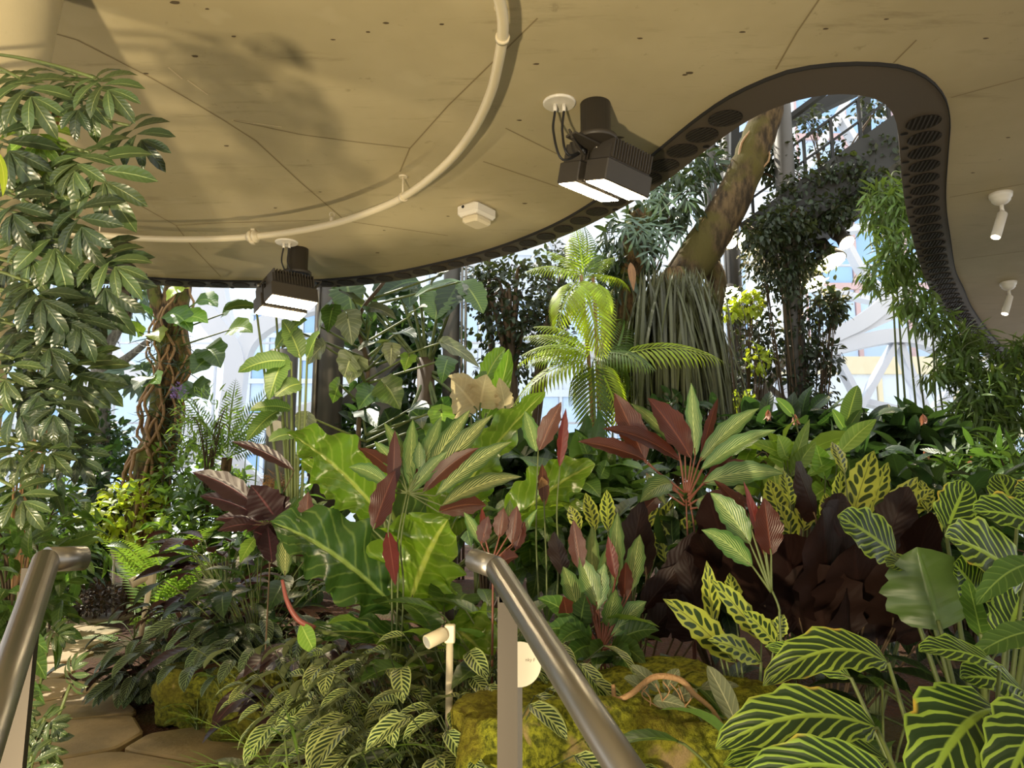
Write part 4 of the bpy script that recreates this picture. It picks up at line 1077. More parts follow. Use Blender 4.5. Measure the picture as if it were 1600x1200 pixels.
L_ = [((907, 892), (896, 812), 27, 'red', 0, .01), ((962, 905), (950, 838), 18, 'pink', 0, .01), ((975, 935), (978, 878), 24, 'red', -.05, .02), ((890, 985), (880, 932), 34, 'red', -.1, .02),
      ((935, 950), (905, 868), 32, 'strom', 0, .03), ((945, 940), (950, 850), 30, 'strom', .05, .02), ((960, 920), (965, 800), 28, 'strom', .1, .02), ((930, 955), (945, 880), 30, 'strom', 0, .02), ((925, 940), (925, 820), 26, 'strom', .15, .02), ((985, 925), (1000, 835), 30, 'strom', .1, .03), ((905, 960), (880, 885), 34, 'strom', .1, .04), ((950, 980), (962, 920), 30, 'strom', -.1, .02),
      ((925, 1000), (840, 935), 36, 'mid', -.1, .08), ((925, 1005), (850, 985), 36, 'mid', -.15, .08), ((930, 1010), (880, 1040), 34, 'mid', -.2, .08), ((940, 1015), (930, 1050), 34, 'mid', -.25, .08), ((955, 1010), (1010, 1040), 34, 'mid', -.2, .08), ((960, 1005), (1030, 985), 34, 'mid', -.1, .08), ((955, 995), (1010, 940), 34, 'strom', 0, .06), ((915, 985), (870, 1010), 32, 'mid', -.2, .06), ((960, 1010), (985, 1060), 32, 'mid', -.25, .06), ((905, 985), (915, 930), 34, 'dark', -.1, .03)]
shoots('stromanthe', 'bushy green and crimson shoots growing above the mossy boulder', (940, 1030, 2.95), [l + ((940, 1015),) for l in L_], [((938, 990), (930, 950), (908, 900)), ((946, 990), (950, 960), (962, 905))])
H = (768, 880)
shoots('stromanthe', 'small cluster of upright rusty red leaves just behind the handrail end', (768, 940, 3.1),
  [((752, 850), (763, 806), 24, 'red', 0, .01, H), ((780, 840), (787, 793), 24, 'red', 0, .01, H), ((800, 850), (808, 790), 26, 'red', 0, .01, H), ((756, 835), (753, 793), 10, 'pink', .05, .01, H), ((806, 860), (820, 815), 22, 'red', 0, .02, H), ((752, 850), (725, 800), 18, 'strom', .05, .02, H), ((800, 855), (840, 795), 14, 'strom', .05, .02, H), ((780, 880), (810, 870), 26, 'red', -.1, .03, H), ((795, 835), (797, 780), 18, 'strom', .1, .01, H)], [((770, 915), (768, 900), (768, 880))])
H = (1205, 925)
shoots('stromanthe', 'red and green shoot on a bare stem in front of the purple-backed leaves', (1220, 1010, 2.55),
  [((1196, 872), (1162, 752), 18, 'pink', 0, .01, H), ((1205, 868), (1194, 778), 44, 'red', -.05, .01, H), ((1172, 850), (1110, 770), 40, 'strom', 0, .05, H), ((1176, 885), (1096, 828), 34, 'strom', -.1, .05, H), ((1195, 850), (1180, 790), 24, 'red', .1, .02, H), ((1170, 815), (1115, 750), 20, 'red', .1, .05, H)],
  [((1219, 985), (1217, 950), (1205, 920))], MT['stem'])
H = (418, 820)
shoots('ti_plant', 'blackish purple broad-leaved plant at the left end of the giant wavy leaves', (420, 900, 4.1),
  [((405, 795), (300, 738), 36, 'plum', -.1, .06, H), ((400, 805), (312, 775), 30, 'plum', -.1, .05, H), ((432, 812), (392, 758), 58, 'plum', -.1, .02, H), ((440, 810), (420, 770), 46, 'plum', 0, .02, H), ((405, 815), (335, 812), 22, 'plum', -.05, .05, H), ((400, 820), (340, 830), 24, 'plum', -.1, .06, H), ((460, 735), (362, 690), 20, 'plum', -.1, .05, H), ((478, 820), (482, 768), 28, 'red', 0, .01, H), ((425, 880), (418, 822), 30, 'plum', -.1, .02, H), ((400, 840), (375, 880), 24, 'light', -.1, .06, H), ((445, 900), (447, 830), 26, 'feather', -.1, .02, H), ((440, 830), (500, 800), 30, 'plum', .1, .06, H), ((430, 850), (395, 830), 40, 'plum', -.1, .05, H)],
  [((422, 870), (420, 850), (418, 815))], MT['stemd'])

# zebra-striped calatheas
R0 = V(.98, 1.75, .3); Z = LM['zebra']
t = thing('zebra_plant', 'zebra-striped calathea with big arching leaves in the bottom right corner', 'plant', R0)
def zl(b, e, w, sag, nh, root=R0, fold=.12, rip=.035, **k): leaf(t, b, e, w, Z, sag, nh, 'oval', fold, rip, 3, root=root, pr=.006, **k)
zl((1388, 1036, 1.75), (1192, 1072, 1.62), 72, (0, 0, .11), (.1, -.75, .75))
zl((1370, 1138, 1.6), (1118, 1170, 1.45), 90, (0, 0, .08), (.1, -.75, .75))
zl((1390, 1190, 1.65), (1130, 1196, 1.55), 76, (0, 0, .07), (.1, -.6, .85))
zl((1410, 1240, 1.5), (1150, 1232, 1.4), 84, (0, 0, .1), (.1, -.75, .75))
zl((1556, 1108, 1.65), (1438, 1250, 1.42), 132, (0, 0, .07), (-.3, -.8, .6))
zl((1562, 1042, 1.7), (1436, 1018, 1.6), 62, (0, 0, .05), (0, -.6, .9))
zl((1650, 1120, 1.6), (1560, 1260, 1.4), 110, (0, 0, .07), (-.2, -.8, .6))
zl((1330, 1060, 1.9), (1195, 1010, 1.95), 40, (0, 0, .05), (0, -.8, .6))
zl((1600, 1080, 1.8), (1500, 1060, 1.75), 70, (0, 0, .06), (0, -.7, .8))
R0 = V(1.35, 2.3, .3)
t = thing('zebra_plant', 'zebra-striped calathea with broad upright leaves at the right edge', 'plant', R0)
def z2(b, e, w, sag, nh, m=Z, **k): leaf(t, b, e, w, m, sag, nh, 'oval', .15, .04, 3, root=R0, pr=.008, **k)
z2((1400, 868, 2.5), (1308, 806, 2.4), 72, (0, 0, .03), (.1, -1, .3))
z2((1600, 905, 2.2), (1476, 838, 2.1), 105, (0, 0, .04), (.1, -.9, .5))
z2((1478, 830, 2.5), (1512, 752, 2.6), 66, (0, 0, .01), (-.1, -1, .2))
z2((1530, 930, 2.2), (1490, 880, 2.15), 80, (0, 0, .02), (0, -1, .4))
z2((1640, 830, 2.3), (1520, 800, 2.2), 76, (0, 0, .05), (0, -.8, .6))
z2((1470, 985, 2.3), (1432, 855, 2.3), 130, (0, 0, .02), (.3, .9, -.2), LM['mid'])
z2((1535, 1000, 2.1), (1512, 905, 2.0), 40, (0, 0, .02), (-.9, -.5, .2), LM['mid'])
z2((1620, 880, 2.0), (1525, 945, 1.85), 42, (0, 0, .06), (0, -.8, .6), LM['mid'])
z2((1640, 985, 1.8), (1516, 1030, 1.7), 40, (0, 0, .05), (0, -.7, .7), LM['mid'])
z2((1590, 810, 2.6), (1560, 740, 2.7), 60, (0, 0, .02), (-.2, -1, .2))
z2((1570, 1010, 2.2), (1600, 920, 2.3), 80, (0, 0, .02), (-.2, -1, .3))
z2((1640, 780, 2.4), (1585, 770, 2.4), 60, (0, 0, .04), (0, -.8, .5))
z2((1440, 900, 2.45), (1385, 885, 2.3), 46, (0, 0, .05), (0, -.8, .7))

# rattlesnake plants
RT = LM['rattle']
def rattle(label, root, Ls):
    pass
    R = ground_at(*root); t = thing('rattlesnake_plant', label, 'plant', R); d = root[2]
    for b, e, w, dd in Ls:
        leaf(t, (b[0], b[1], d), (e[0], e[1], d + dd), w, RT, (0, 0, .03), (random.uniform(-.25, .25), -1, .45), 'lance', .12, .05, 4, root=R, pr=.004)
rattle('yellow-green dark-spotted plant with wavy narrow leaves beside the boulder, below the purple leaves', (1170, 1040, 2.6),
  [((1150, 1035), (1036, 936), 46, -.2), ((1115, 985), (1104, 876), 30, 0), ((1190, 1000), (1110, 905), 38, -.1), ((1215, 1010), (1160, 955), 34, -.1), ((1190, 1035), (1105, 1000), 36, -.2), ((1130, 1010), (1075, 975), 30, -.1), ((1150, 960), (1140, 895), 28, .1), ((1210, 1000), (1225, 960), 28, 0)])
rattle('yellow-green dark-spotted plant with upright leaves behind the purple-backed clump', (1350, 900, 3.1),
  [((1330, 815), (1366, 704), 46, .1), ((1312, 810), (1314, 735), 30, .1), ((1356, 818), (1388, 722), 32, .1), ((1378, 835), (1434, 745), 40, 0), ((1418, 805), (1460, 765), 28, .1), ((1340, 800), (1335, 740), 28, .2), ((1300, 830), (1290, 770), 30, .1), ((1430, 860), (1470, 800), 40, 0), ((1385, 850), (1400, 790), 40, .1), ((1345, 850), (1350, 780), 40, .1), ((1320, 740), (1300, 690), 22, .3), ((1450, 800), (1440, 750), 28, .2)])
rattle('yellow-green dark-spotted plant between the red long-leaved plant and the purple clump', (1225, 900, 3.2),
  [((1222, 815), (1200, 748), 36, .1), ((1242, 850), (1215, 785), 36, 0), ((1210, 850), (1185, 790), 34, .1), ((1255, 830), (1262, 770), 34, .2), ((1235, 790), (1225, 735), 30, .2)])
rattle('yellow-green dark-spotted plant at the foot of the mossy tree', (960, 900, 3.9),
  [((930, 830), (915, 770), 24, .1), ((950, 830), (948, 765), 24, .1), ((1010, 830), (1020, 770), 26, .1), ((1030, 850), (1050, 780), 30, .1), ((1060, 860), (1085, 800), 32, 0), ((1000, 860), (985, 800), 28, .1), ((1040, 880), (1030, 815), 30, 0), ((1080, 880), (1120, 830), 30, 0), ((905, 830), (890, 790), 22, .1), ((1015, 890), (1000, 840), 30, -.1)])

# purple-backed clump
R0 = ground_at(1290, 1040, 3.0); t = thing('purple_leaf_plant', 'dark clump of broad leaves showing purple undersides, right of centre', 'plant', R0)
for b, e, w in [((1250, 970), (1225, 835), 110), ((1300, 960), (1285, 800), 130), ((1275, 810), (1243, 725), 60), ((1345, 970), (1335, 850), 140), ((1395, 980), (1400, 850), 130), ((1200, 960), (1150, 830), 100), ((1160, 930), (1112, 800), 90), ((1140, 880), (1105, 770), 66), ((1380, 860), (1420, 760), 60), ((1300, 820), (1315, 770), 44), ((1330, 880), (1290, 790), 90), ((1370, 1010), (1370, 900), 130), ((1290, 1010), (1270, 880), 130), ((1420, 940), (1455, 800), 60), ((1220, 1000), (1195, 890), 90), ((1130, 900), (1080, 840), 50), ((1440, 1000), (1440, 900), 100), ((1330, 1040), (1320, 930), 120)]:
    leaf(t, (b[0], b[1], 3.0), (e[0], e[1], 2.75 + random.uniform(-.1, .25)), w, LM['purple'], (0, 0, .02), (random.uniform(-.5, .5), .9, -.25), 'oval', .2, .04, 3, root=R0, pr=.005, pm=MT['stemd'])
R0 = ground_at(985, 940, 3.3); t = thing('purple_leaf_plant', 'narrow purple-backed leaves leaning between the crimson shoots and the purple clump', 'plant', R0)
for b, e, w in [((985, 890), (1005, 780), 50), ((1040, 950), (1085, 830), 50), ((1060, 980), (1090, 890), 60), ((1010, 900), (1000, 790), 40), ((1090, 960), (1070, 860), 60), ((880, 900), (866, 830), 36), ((1010, 1000), (1060, 940), 46), ((1085, 1000), (1045, 930), 60), ((1000, 960), (1070, 880), 44)]:
    leaf(t, (b[0], b[1], 3.2), (e[0], e[1], 3.15 + random.uniform(-.1, .25)), w, LM['purple'], (0, 0, .02), (random.uniform(-.5, .5), .9, -.25), 'lance', .2, .04, 3, root=R0, pr=.005, pm=MT['stemd'])

# ================================================================== climbing philodendron on the left column
def lobedleaf(t, b, e, mat, scale=1.0, tpl=None, nh=None, root=None, label=None):
    P0 = at(*b); P1 = at(*e); d = P1 - P0
    o = part('leaf', NB().put(tpl or T_LOBED, P0, d, nh or (random.uniform(-.4, .4), -1, random.uniform(.2, .8)), d.length * scale), mat, t, label)
    if root is not None: part('petiole', MB().tube(arc(root, P0, (0, 0, .05), 8), .005, 6), MT['stem'], o)
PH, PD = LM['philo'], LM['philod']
cx = c0.x - .26
t = thing('climbing_philodendron', 'deep-lobed climbing plant covering the concrete column at the upper left', 'plant', gp(cx, 2.44))
vb = [smooth([gp(cx + .1 * k - .1, 2.49 + .02 * k), V(cx + .12 * k - .12, 2.5, .9), V(cx + .05 * k - .05, 2.51, 1.7), V(cx + .1 * k - .12, 2.5, 2.5), V(cx + .08 * k - .05, 2.51, 3.2)], 8) for k in range(3)]
for v_ in vb: part('vine', MB().tube([p + V(.02 * math.sin(i * .9), .01 * math.cos(i), 0) for i, p in enumerate(v_)], [.02, .016, .01], 8), MT['root'], t)
def near(px, py): 
    k = at(px, py, 2.45); return min((p for v_ in vb for p in v_), key=lambda p: abs(p.z - k.z - .1) + .05 * random.random())
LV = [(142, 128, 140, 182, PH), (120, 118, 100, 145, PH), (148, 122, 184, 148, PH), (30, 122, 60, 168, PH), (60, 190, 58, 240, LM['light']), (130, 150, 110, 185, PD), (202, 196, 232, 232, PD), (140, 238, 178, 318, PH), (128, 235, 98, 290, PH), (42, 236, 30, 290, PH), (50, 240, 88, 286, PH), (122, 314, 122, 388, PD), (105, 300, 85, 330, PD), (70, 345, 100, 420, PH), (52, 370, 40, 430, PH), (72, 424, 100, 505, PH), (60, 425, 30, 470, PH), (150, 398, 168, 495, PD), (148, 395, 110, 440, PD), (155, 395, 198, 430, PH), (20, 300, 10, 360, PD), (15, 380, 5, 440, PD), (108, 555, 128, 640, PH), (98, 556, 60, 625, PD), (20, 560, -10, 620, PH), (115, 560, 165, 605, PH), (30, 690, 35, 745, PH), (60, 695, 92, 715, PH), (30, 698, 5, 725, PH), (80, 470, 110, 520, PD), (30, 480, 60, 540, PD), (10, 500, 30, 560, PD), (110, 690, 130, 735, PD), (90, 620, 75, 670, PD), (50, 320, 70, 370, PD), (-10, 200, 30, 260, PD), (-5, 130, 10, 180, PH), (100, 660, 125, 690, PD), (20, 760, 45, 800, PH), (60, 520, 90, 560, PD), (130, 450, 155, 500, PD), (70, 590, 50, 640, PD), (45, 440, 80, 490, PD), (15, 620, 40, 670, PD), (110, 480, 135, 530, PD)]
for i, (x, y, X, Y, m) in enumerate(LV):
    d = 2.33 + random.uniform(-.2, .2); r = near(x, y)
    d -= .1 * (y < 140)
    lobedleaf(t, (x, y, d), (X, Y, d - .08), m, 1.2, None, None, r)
leaf(t, (78, 164, 2.3), (86, 212, 2.28), 24, LM['dry'], (0, 0, .01), label='dry brown leaf')
leaf(t, (45, 620, 2.3), (48, 690, 2.3), 36, PD, (0, 0, .01), kind='oval')
leaf(t, (100, 640, 2.3), (108, 700, 2.3), 26, PD, (0, 0, .01), kind='oval')
# thin hanging aerial roots
for k in range(14):
    x0 = cx + random.uniform(-.15, .3); z1 = random.uniform(1.6, 2.6); y0 = 2.42 + random.uniform(-.05, .1)
    part('aerial_root', MB().tube(smooth([V(x0, y0, z1), V(x0 + random.uniform(-.08, .08), y0, z1 - .35), V(x0 + random.uniform(-.15, .15), y0, z1 - .8), V(x0 + random.uniform(-.15, .1), y0, max(.1, z1 - 1.5))], 6), .005, 5), MT['root'], t)
t = thing('yellow_leaf_plant', 'yellowing leaf curling in at the far left edge of the view', 'plant', gp(at(-5, 280, 2.0).x, 2.0))
leaf(t, (-6, 235, 2.0), (4, 308, 1.95), 14, LM['yellow'], (.05, 0, 0), root=gp(at(-5, 280, 2.0).x - .1, 2.0))

# lobed plant at the foot of the left handrail
R0 = gp(at(20, 1150, 2.5).x, 2.5)
t = thing('low_philodendron', 'lobed and lance-leaved plant spilling over the path below the left handrail', 'plant', R0)
for x, y, X, Y, d, sc in [(110, 1068, 112, 1030, 2.4, 1.2), (60, 1130, 75, 1195, 2.4, 1.2), (55, 1130, 20, 1180, 2.4, 1.1), (70, 1120, 95, 1150, 2.4, 1.0), (80, 985, 100, 995, 2.9, 1.3), (50, 1180, 60, 1240, 2.3, 1.2), (30, 1090, 50, 1130, 2.5, 1.0)]:
    lobedleaf(t, (x, y, d), (X, Y, d - .05), PH, sc, None, None, R0 + V(0, 0, .05))
for b, e, w in [((42, 1020), (72, 1062), 30), ((30, 1000), (75, 1020), 26), ((35, 1085), (80, 1080), 12), ((20, 1060), (70, 1100), 20)]:
    leaf(t, (b[0], b[1], 2.6), (e[0], e[1], 2.5), w, LM['mid'], root=R0 + V(0, 0, .05), pr=.003)

# ================================================================== low planting, front of the bed
FI, FD = LM['fish'], LM['fishd']
def fish(label, px, py, d, h, n, L, m=FI, sp=1.0, name='prayer_plant', az=(0, 360)):
    c = ground_at(px, py, d); return rosette(name, label, 'plant', c, h, n, L, m, T_FISH, (20, 80), sp, MT['stemk'], True, 'patterned prayer plants', .002, az, .3, .75, .4, .5)
fish('cream and green banded prayer plant left of the cream garden spotlight', 555, 1020, 3.1, .74, 70, 0.156, sp=.6)
fish('cream and green banded prayer plant in front of the giant plant stalk, above the fern', 500, 1020, 3.7, .55, 54, 0.148, sp=.6)
fish('cream and green banded prayer plant at the base of the cream garden spotlight', 680, 1100, 2.6, .66, 89, 0.156)
fish('cream and green banded prayer plant between the spotlight and the handrail post', 750, 1080, 2.5, .68, 70, 0.148)
fish('cream and green banded prayer plant at the bottom edge, left of the smaller boulder', 700, 1180, 2.3, .56, 70, 0.139)
fish('cream and green banded prayer plant at the bottom edge, right of the lacy fern', 625, 1180, 2.55, .48, 64, 0.139, sp=.5)
fish('cream and green banded prayer plant just left of the handrail post below its top', 735, 1000, 2.9, .75, 38, 0.148)
fish('dark banded prayer plant mound spilling onto the path, nearest the pale leaning spotlight', 275, 1020, 5.3, .42, 95, 0.18, FD, 1.2)
fish('dark banded prayer plant mound at the inner bend of the path', 225, 1050, 5.1, .34, 80, 0.18, FD, 1.25)
fish('dark banded prayer plant above the twin mossy rocks', 370, 1010, 4.85, .6, 90, 0.19, FD, 1.3)
fish('dark banded prayer plant left of the crimson flower spike', 430, 1000, 4.5, .6, 60, 0.2, FD, 1.2)
fish('dark banded prayer plant behind the mossy rocks and under the fern', 315, 990, 5.5, .55, 90, 0.19, FD, 1.3)
def ros(name, label, px, d, h, n, L, m, tpl, el=(20, 80), sp=1.0, group=None, pm=None, parts=False, lift=.55, pr=.004, inner=-.1, drop=0):
    p = at(px, 700, d); c = gp(p.x, d)
    return rosette(name, label, 'plant', c, h, n, L, LM[m], tpl, el, sp, pm, parts, group, pr, (0, 360), lift, inner, drop)
fish('cream and green banded prayer plant under the giant wavy leaf, right of the red stems', 640, 1010, 3.0, .75, 64, 0.156)
fish('cream and green banded prayer plant left of the plain spear-leaved plant at the bottom', 585, 1110, 2.75, .52, 64, 0.148, sp=.5)
ros('spear_leaf_plant', 'plain dark green spear-leaved plant left of the lacy fern at the bottom', 560, 2.9, .42, 18, .22, 'mid', T_LANCE)
ros('spear_leaf_plant', 'dark feather-leaved mass left of the giant wavy leaves', 365, 5.7, 1.0, 60, .28, 'plum', T_LANCEW, (25, 80), 1.1, inner=.5, drop=.3)
ros('spear_leaf_plant', 'very dark feather-leaved mass below the blackish purple plant', 415, 5.0, .9, 60, .28, 'dark', T_LANCEW, (25, 80), 1.0, inner=.5, drop=.3)
ros('spear_leaf_plant', 'dark glossy leaves around the crimson flower spike', 470, 4.2, .7, 46, .26, 'plum', T_LANCEW, (20, 75), 1.0, inner=.5, drop=.3)
ros('spear_leaf_plant', 'patch of dark green leaves behind the round pale tag', 850, 2.7, .42, 30, .22, 'dark', T_LANCE, (15, 75))
ros('spear_leaf_plant', 'patch of mid green leaves between handrail top and the crimson shoots', 800, 3.3, .7, 36, .24, 'mid', T_LANCEW, (15, 80))
ros('spear_leaf_plant', 'leafy clump below the rusty red cluster, left of the handrail end', 715, 3.5, .72, 40, .22, 'light', T_LANCEW, (15, 80))
ros('spear_leaf_plant', 'dark leaves in the gap between the boulder and the purple clump', 1075, 2.9, .42, 26, .24, 'dark', T_LANCE, (15, 75))
ros('spear_leaf_plant', 'grey-green spear leaves left of the front zebra-striped leaves', 1165, 2.2, .4, 12, .24, 'mid', T_LANCE, (25, 75))
ros('spear_leaf_plant', 'spear leaves behind the front zebra-striped leaves at the bottom right', 1345, 2.3, .45, 22, .24, 'mid', T_LANCE, (25, 80))
ros('spear_leaf_plant', 'dark leaves filling the lower right corner between both zebra-striped plants', 1500, 2.6, .6, 34, .26, 'dark', T_LANCEW, (20, 80))
ros('spear_leaf_plant', 'strap-like leaf tuft hanging between handrail post and rail', 815, 2.2, .42, 7, .22, 'dark', T_LANCE, (10, 60))
ros('fern', 'lacy bright fern at the bottom edge beside the path', 488, 2.25, .72, 18, .34, 'fern', T_FERNLET, (25, 75), .4, None, None, True)
ros('fern', 'small lacy fern overlapping the path stones at the bottom edge', 500, 2.15, .5, 12, .32, 'fern', T_FERNLET, (20, 60), 1.2, None, None, True)
ros('fern', 'upright sword fern behind the pale leaning spotlight', 262, 7.2, .95, 18, .75, 'fern', T_FERN, (50, 85), .7, None, None, True, .8)
ros('fern', 'low sword fern at the foot of the leaning spotlight', 232, 6.9, .4, 12, .4, 'fern', T_FERN, (30, 75), 1, None, None, True)
ros('fern', 'tiny fern on the left mossy rock', 335, 4.5, .36, 9, .18, 'fern', T_FERN, (30, 75), .6)
ros('fern', 'tiny fern on the right mossy rock', 385, 4.35, .42, 9, .18, 'fern', T_FERN, (30, 75), .6)
ros('fern', 'little fern at the foot of the boulder behind the handrail', 845, 2.15, .36, 7, .16, 'fern', T_FERN, (30, 75), .6)
ros('broad_leaf_plant', 'white-veined broad-leaved plant beside the lacy fern on the path edge', 432, 3.3, .3, 8, .26, 'grey', T_OVAL, (30, 75), .8, None, None, True)
ros('anthurium', 'small velvety heart-leaved plant left of the handrail end', 700, 3.25, .85, 12, .24, 'mid', T_HEART, (30, 80), .8, None, None, True)

# ================================================================== far end of the path and left bed
bush('bronze_groundcover', 'low bronze small-leaved cushion at the far end of the path', [(125, 935, 8.6, .55, .4, .22), (85, 945, 8.4, .3, .3, .16)], 1500, .05, LM['bronze'], T_TINY, 0, None, None, None, 20, .004, .5)
bush('bronze_groundcover', 'small bright green cushion beside the bronze groundcover', [(80, 950, 7.9, .22, .2, .14)], 500, .045, LM['fern'], T_TINY, 0, None, None, None, 12, .003, .5)
ros('broad_leaf_plant', 'dusky broad-leaved plant around the small white spotlight', 172, 8.9, .55, 14, .3, 'bronze', T_LANCEW, (20, 70), 1, None, None, True)
LAB = ['in the far left bed next to the climbing plant', 'behind the steel rail at the left edge', 'left of the thick rooted trunk', 'at the foot of the grey trunk', 'in front of the rooted trunk, bright and yellowish', 'right of the rooted trunk', 'below the feathery cycad', 'behind the upright sword fern', 'behind the blackish purple plant', 'over the bronze cushion', 'left of the bronze cushion']
SHR = [(60, 830, 6.0, .6, .5, .45, 'mid', 'L', .2, 260), (20, 900, 4.2, .4, .4, .4, 'mid', 'L', .16, 220), (175, 770, 9.6, .75, .6, .6, 'dark', 'L', .22, 420), (150, 690, 10.4, .6, .5, .45, 'dark', 'S', .14, 420), (205, 800, 8.9, .6, .5, .4, 'yellow', 'S', .12, 460), (300, 745, 9.2, .7, .6, .5, 'light', 'S', .13, 560), (340, 810, 8.3, .7, .5, .5, 'mid', 'S', .14, 560), (290, 860, 8.0, .6, .5, .5, 'light', 'S', .1, 520), (440, 850, 7.2, .6, .5, .6, 'mid', 'L', .2, 400), (120, 850, 9.4, .7, .5, .55, 'dark', 'L', .2, 420), (40, 870, 7.6, .7, .6, .5, 'dark', 'L', .22, 420)]
for lb_, (x, y, d, rx, ry, rz, m, k, L, n) in zip(LAB, SHR):
    bush('leafy_shrub', {'mid': 'mid green', 'dark': 'dark green', 'yellow': 'yellow-green', 'light': 'light green'}[m] + ' shrub ' + lb_, 'shrub', [(x, y, d, rx, ry, rz)], n, L, LM[m], T_LANCEW if k == 'L' else T_SMALL, .1, None, None, 'leafy shrubs of the left bed')
t = thing('cycad', 'feathery arching cycad fronds right of the rooted trunk', 'plant', ground_at(345, 700, 8.6))
for (x, y) in [(300, 650), (400, 625), (360, 610), (420, 660), (320, 690), (390, 690), (280, 700), (355, 700), (430, 700)]:
    b = at(355, 715, 8.6); e = at(x, y, 8.6 + random.uniform(-.5, .3))
    part('frond', NB().put(T_CYCAD, b, e - b + V(0, 0, .15), (random.uniform(-.2, .2), -1, .5), (e - b).length * 1.3), LM['palmd'], t)
part('trunk', MB().tube([ground_at(345, 700, 8.6), at(355, 715, 8.6)], [.07, .06], 8), MT['bark'], t)
t = thing('ribbed_frond_plant', 'upright ribbed green fronds beside the mossy brown ball', 'plant', ground_at(392, 740, 7.4))
for (x0, x1) in ((398, 402), (380, 384)):
    b = at(x0, 775, 7.4); part('frond', NB().put(frond(40, .05, .5, 1.5, 1.2, .1, 1, .1, .9), b, at(x1, 690, 7.4) - b, (0, -1, .1), .62 if x0 > 390 else .5), LM['mid'], t)
part('stem', MB().tube([ground_at(392, 740, 7.4), at(396, 776, 7.4)], .03, 7), MT['stem'], t)
solo('moss_ball', NB().put(T_STRAP, *(lambda P: (P, RNG.normal(size=(500, 3)), RNG.normal(size=(500, 3)), .1))(np.array(at(432, 765, 7.2)) + RNG.normal(size=(500, 3)) * np.array([.09, .08, .06]))), LM['dry'], 'tangled brown fibrous ball left of the giant wavy leaves', 'air plant')

# ================================================================== trunks on the left
def trunk(name, label, pts, d, rad, mat, roots=0, cat='tree', leaves=None, par=None):
    g = at(pts[0][0], pts[0][1], d); P = [gp(g.x, d)] + [at(x, y, d + dd) for x, y, dd in [(q + (0,))[:3] for q in pts]]
    t = thing(name, label, cat, P[0]); S = smooth(P, 8)
    part('trunk', MB().tube([p + V(.12 * rad[0] * noise.noise((i, 0, 1)), .1 * rad[0] * noise.noise((i, 5, 1)), 0) for i, p in enumerate(S)], [r * (1 + .12 * noise.noise((i * .7, 3, 0))) for i, r in enumerate(np.interp(np.linspace(0, 1, len(S)), np.linspace(0, 1, len(rad)), rad))], 14), mat, t)
    for k in range(roots):
        a = random.uniform(0, 2 * pi); off = V(math.cos(a), -abs(math.sin(a)), 0) * rad[0] * 1.02; i0 = random.randint(0, 4); i1 = len(S) - random.randint(1, max(2, len(S) // 2))
        part('aerial_root', MB().tube([p + off * (1 + .3 * noise.noise((i * .4, k, 2))) + V(.06 * math.sin(i * .5 + k), 0, 0) for i, p in enumerate(S[i0:i1])], [.025, .018, .012], 6), MT['root'], t)
    return t, S
t, S = trunk('rooted_tree', 'thick dark trunk wrapped in tan aerial roots on the left', [(238, 740), (250, 690), (262, 620), (272, 560), (268, 500), (278, 450), (280, 400)], 9.2, [.24, .22, .19, .2, .17, .14], MT['bark'], 9)
part('branch', MB().tube(smooth([at(268, 505, 9.2), at(245, 470, 9.1), at(235, 420, 9.1)], 6), [.11, .09, .07], 8), MT['bark'], t)
nb = NB(); P = np.array([tuple(at(262 + random.uniform(-25, 30), random.uniform(520, 780), 9.0)) for _ in range(260)]); nb.put(T_STRAP, P, RNG.normal(size=(260, 3)) * np.array([1, .6, .6]), RNG.normal(size=(260, 3)), .3); part('epiphytes', nb, LM['philod'], t)
for x, y, X, Y, w, m in [(228, 405, 200, 425, 30, 'light'), (290, 400, 320, 398, 40, 'light'), (235, 490, 212, 485, 34, 'mid'), (220, 520, 195, 505, 26, 'light'), (238, 520, 250, 535, 40, 'yellow'), (280, 500, 325, 505, 46, 'light'), (265, 490, 300, 520, 46, 'mid'), (310, 470, 340, 480, 40, 'mid'), (330, 560, 300, 585, 50, 'mid'), (325, 545, 345, 575, 50, 'mid'), (310, 610, 280, 625, 46, 'mid'), (300, 605, 325, 625, 44, 'mid'), (230, 590, 210, 610, 40, 'grey'), (235, 595, 250, 600, 36, 'light'), (360, 515, 395, 520, 40, 'light'), (350, 490, 385, 478, 34, 'mid'), (285, 450, 260, 470, 30, 'yellow')]:
    b = (x, y, 8.9); leaf(t, b, (X, Y, 8.7), w, LM[m], (0, 0, .1), (random.uniform(-.4, .4), -1, .7), 'heart', .15, .04, 2, .2, root=at(268, min(740, y + 30), 9.1), pr=.01)
t, S = trunk('grey_tree', 'smooth grey trunk standing before the white lattice on the far left', [(155, 760), (158, 690), (157, 640), (160, 600), (158, 560), (178, 520), (200, 480), (215, 430)], 10.5, [.14, .13, .12, .15, .11, .08, .06], MT['barkg'])
for e in ((165, 520), (135, 540), (235, 530)): part('branch', MB().tube(smooth([at(160, 585, 10.5), at((160 + e[0]) / 2, 560, 10.5), at(e[0], e[1], 10.4)], 5), [.08, .06, .04], 7), MT['barkg'], t)
nb = NB(); scatter_leaves(nb, at(190, 470, 10.3), (.6, .5, .5), 120, .2, T_LANCEW, .1); scatter_leaves(nb, at(215, 585, 10.3), (.3, .3, .2), 10, .35, T_FAN, .1); part('foliage', nb, LM['blue'], t)
bush('flowering_shrub', 'wispy shrub with lilac blossom right of the rooted trunk', [(330, 660, 8.4, .5, .4, .45)], 420, .12, LM['light'], T_BAMBOO, .1)
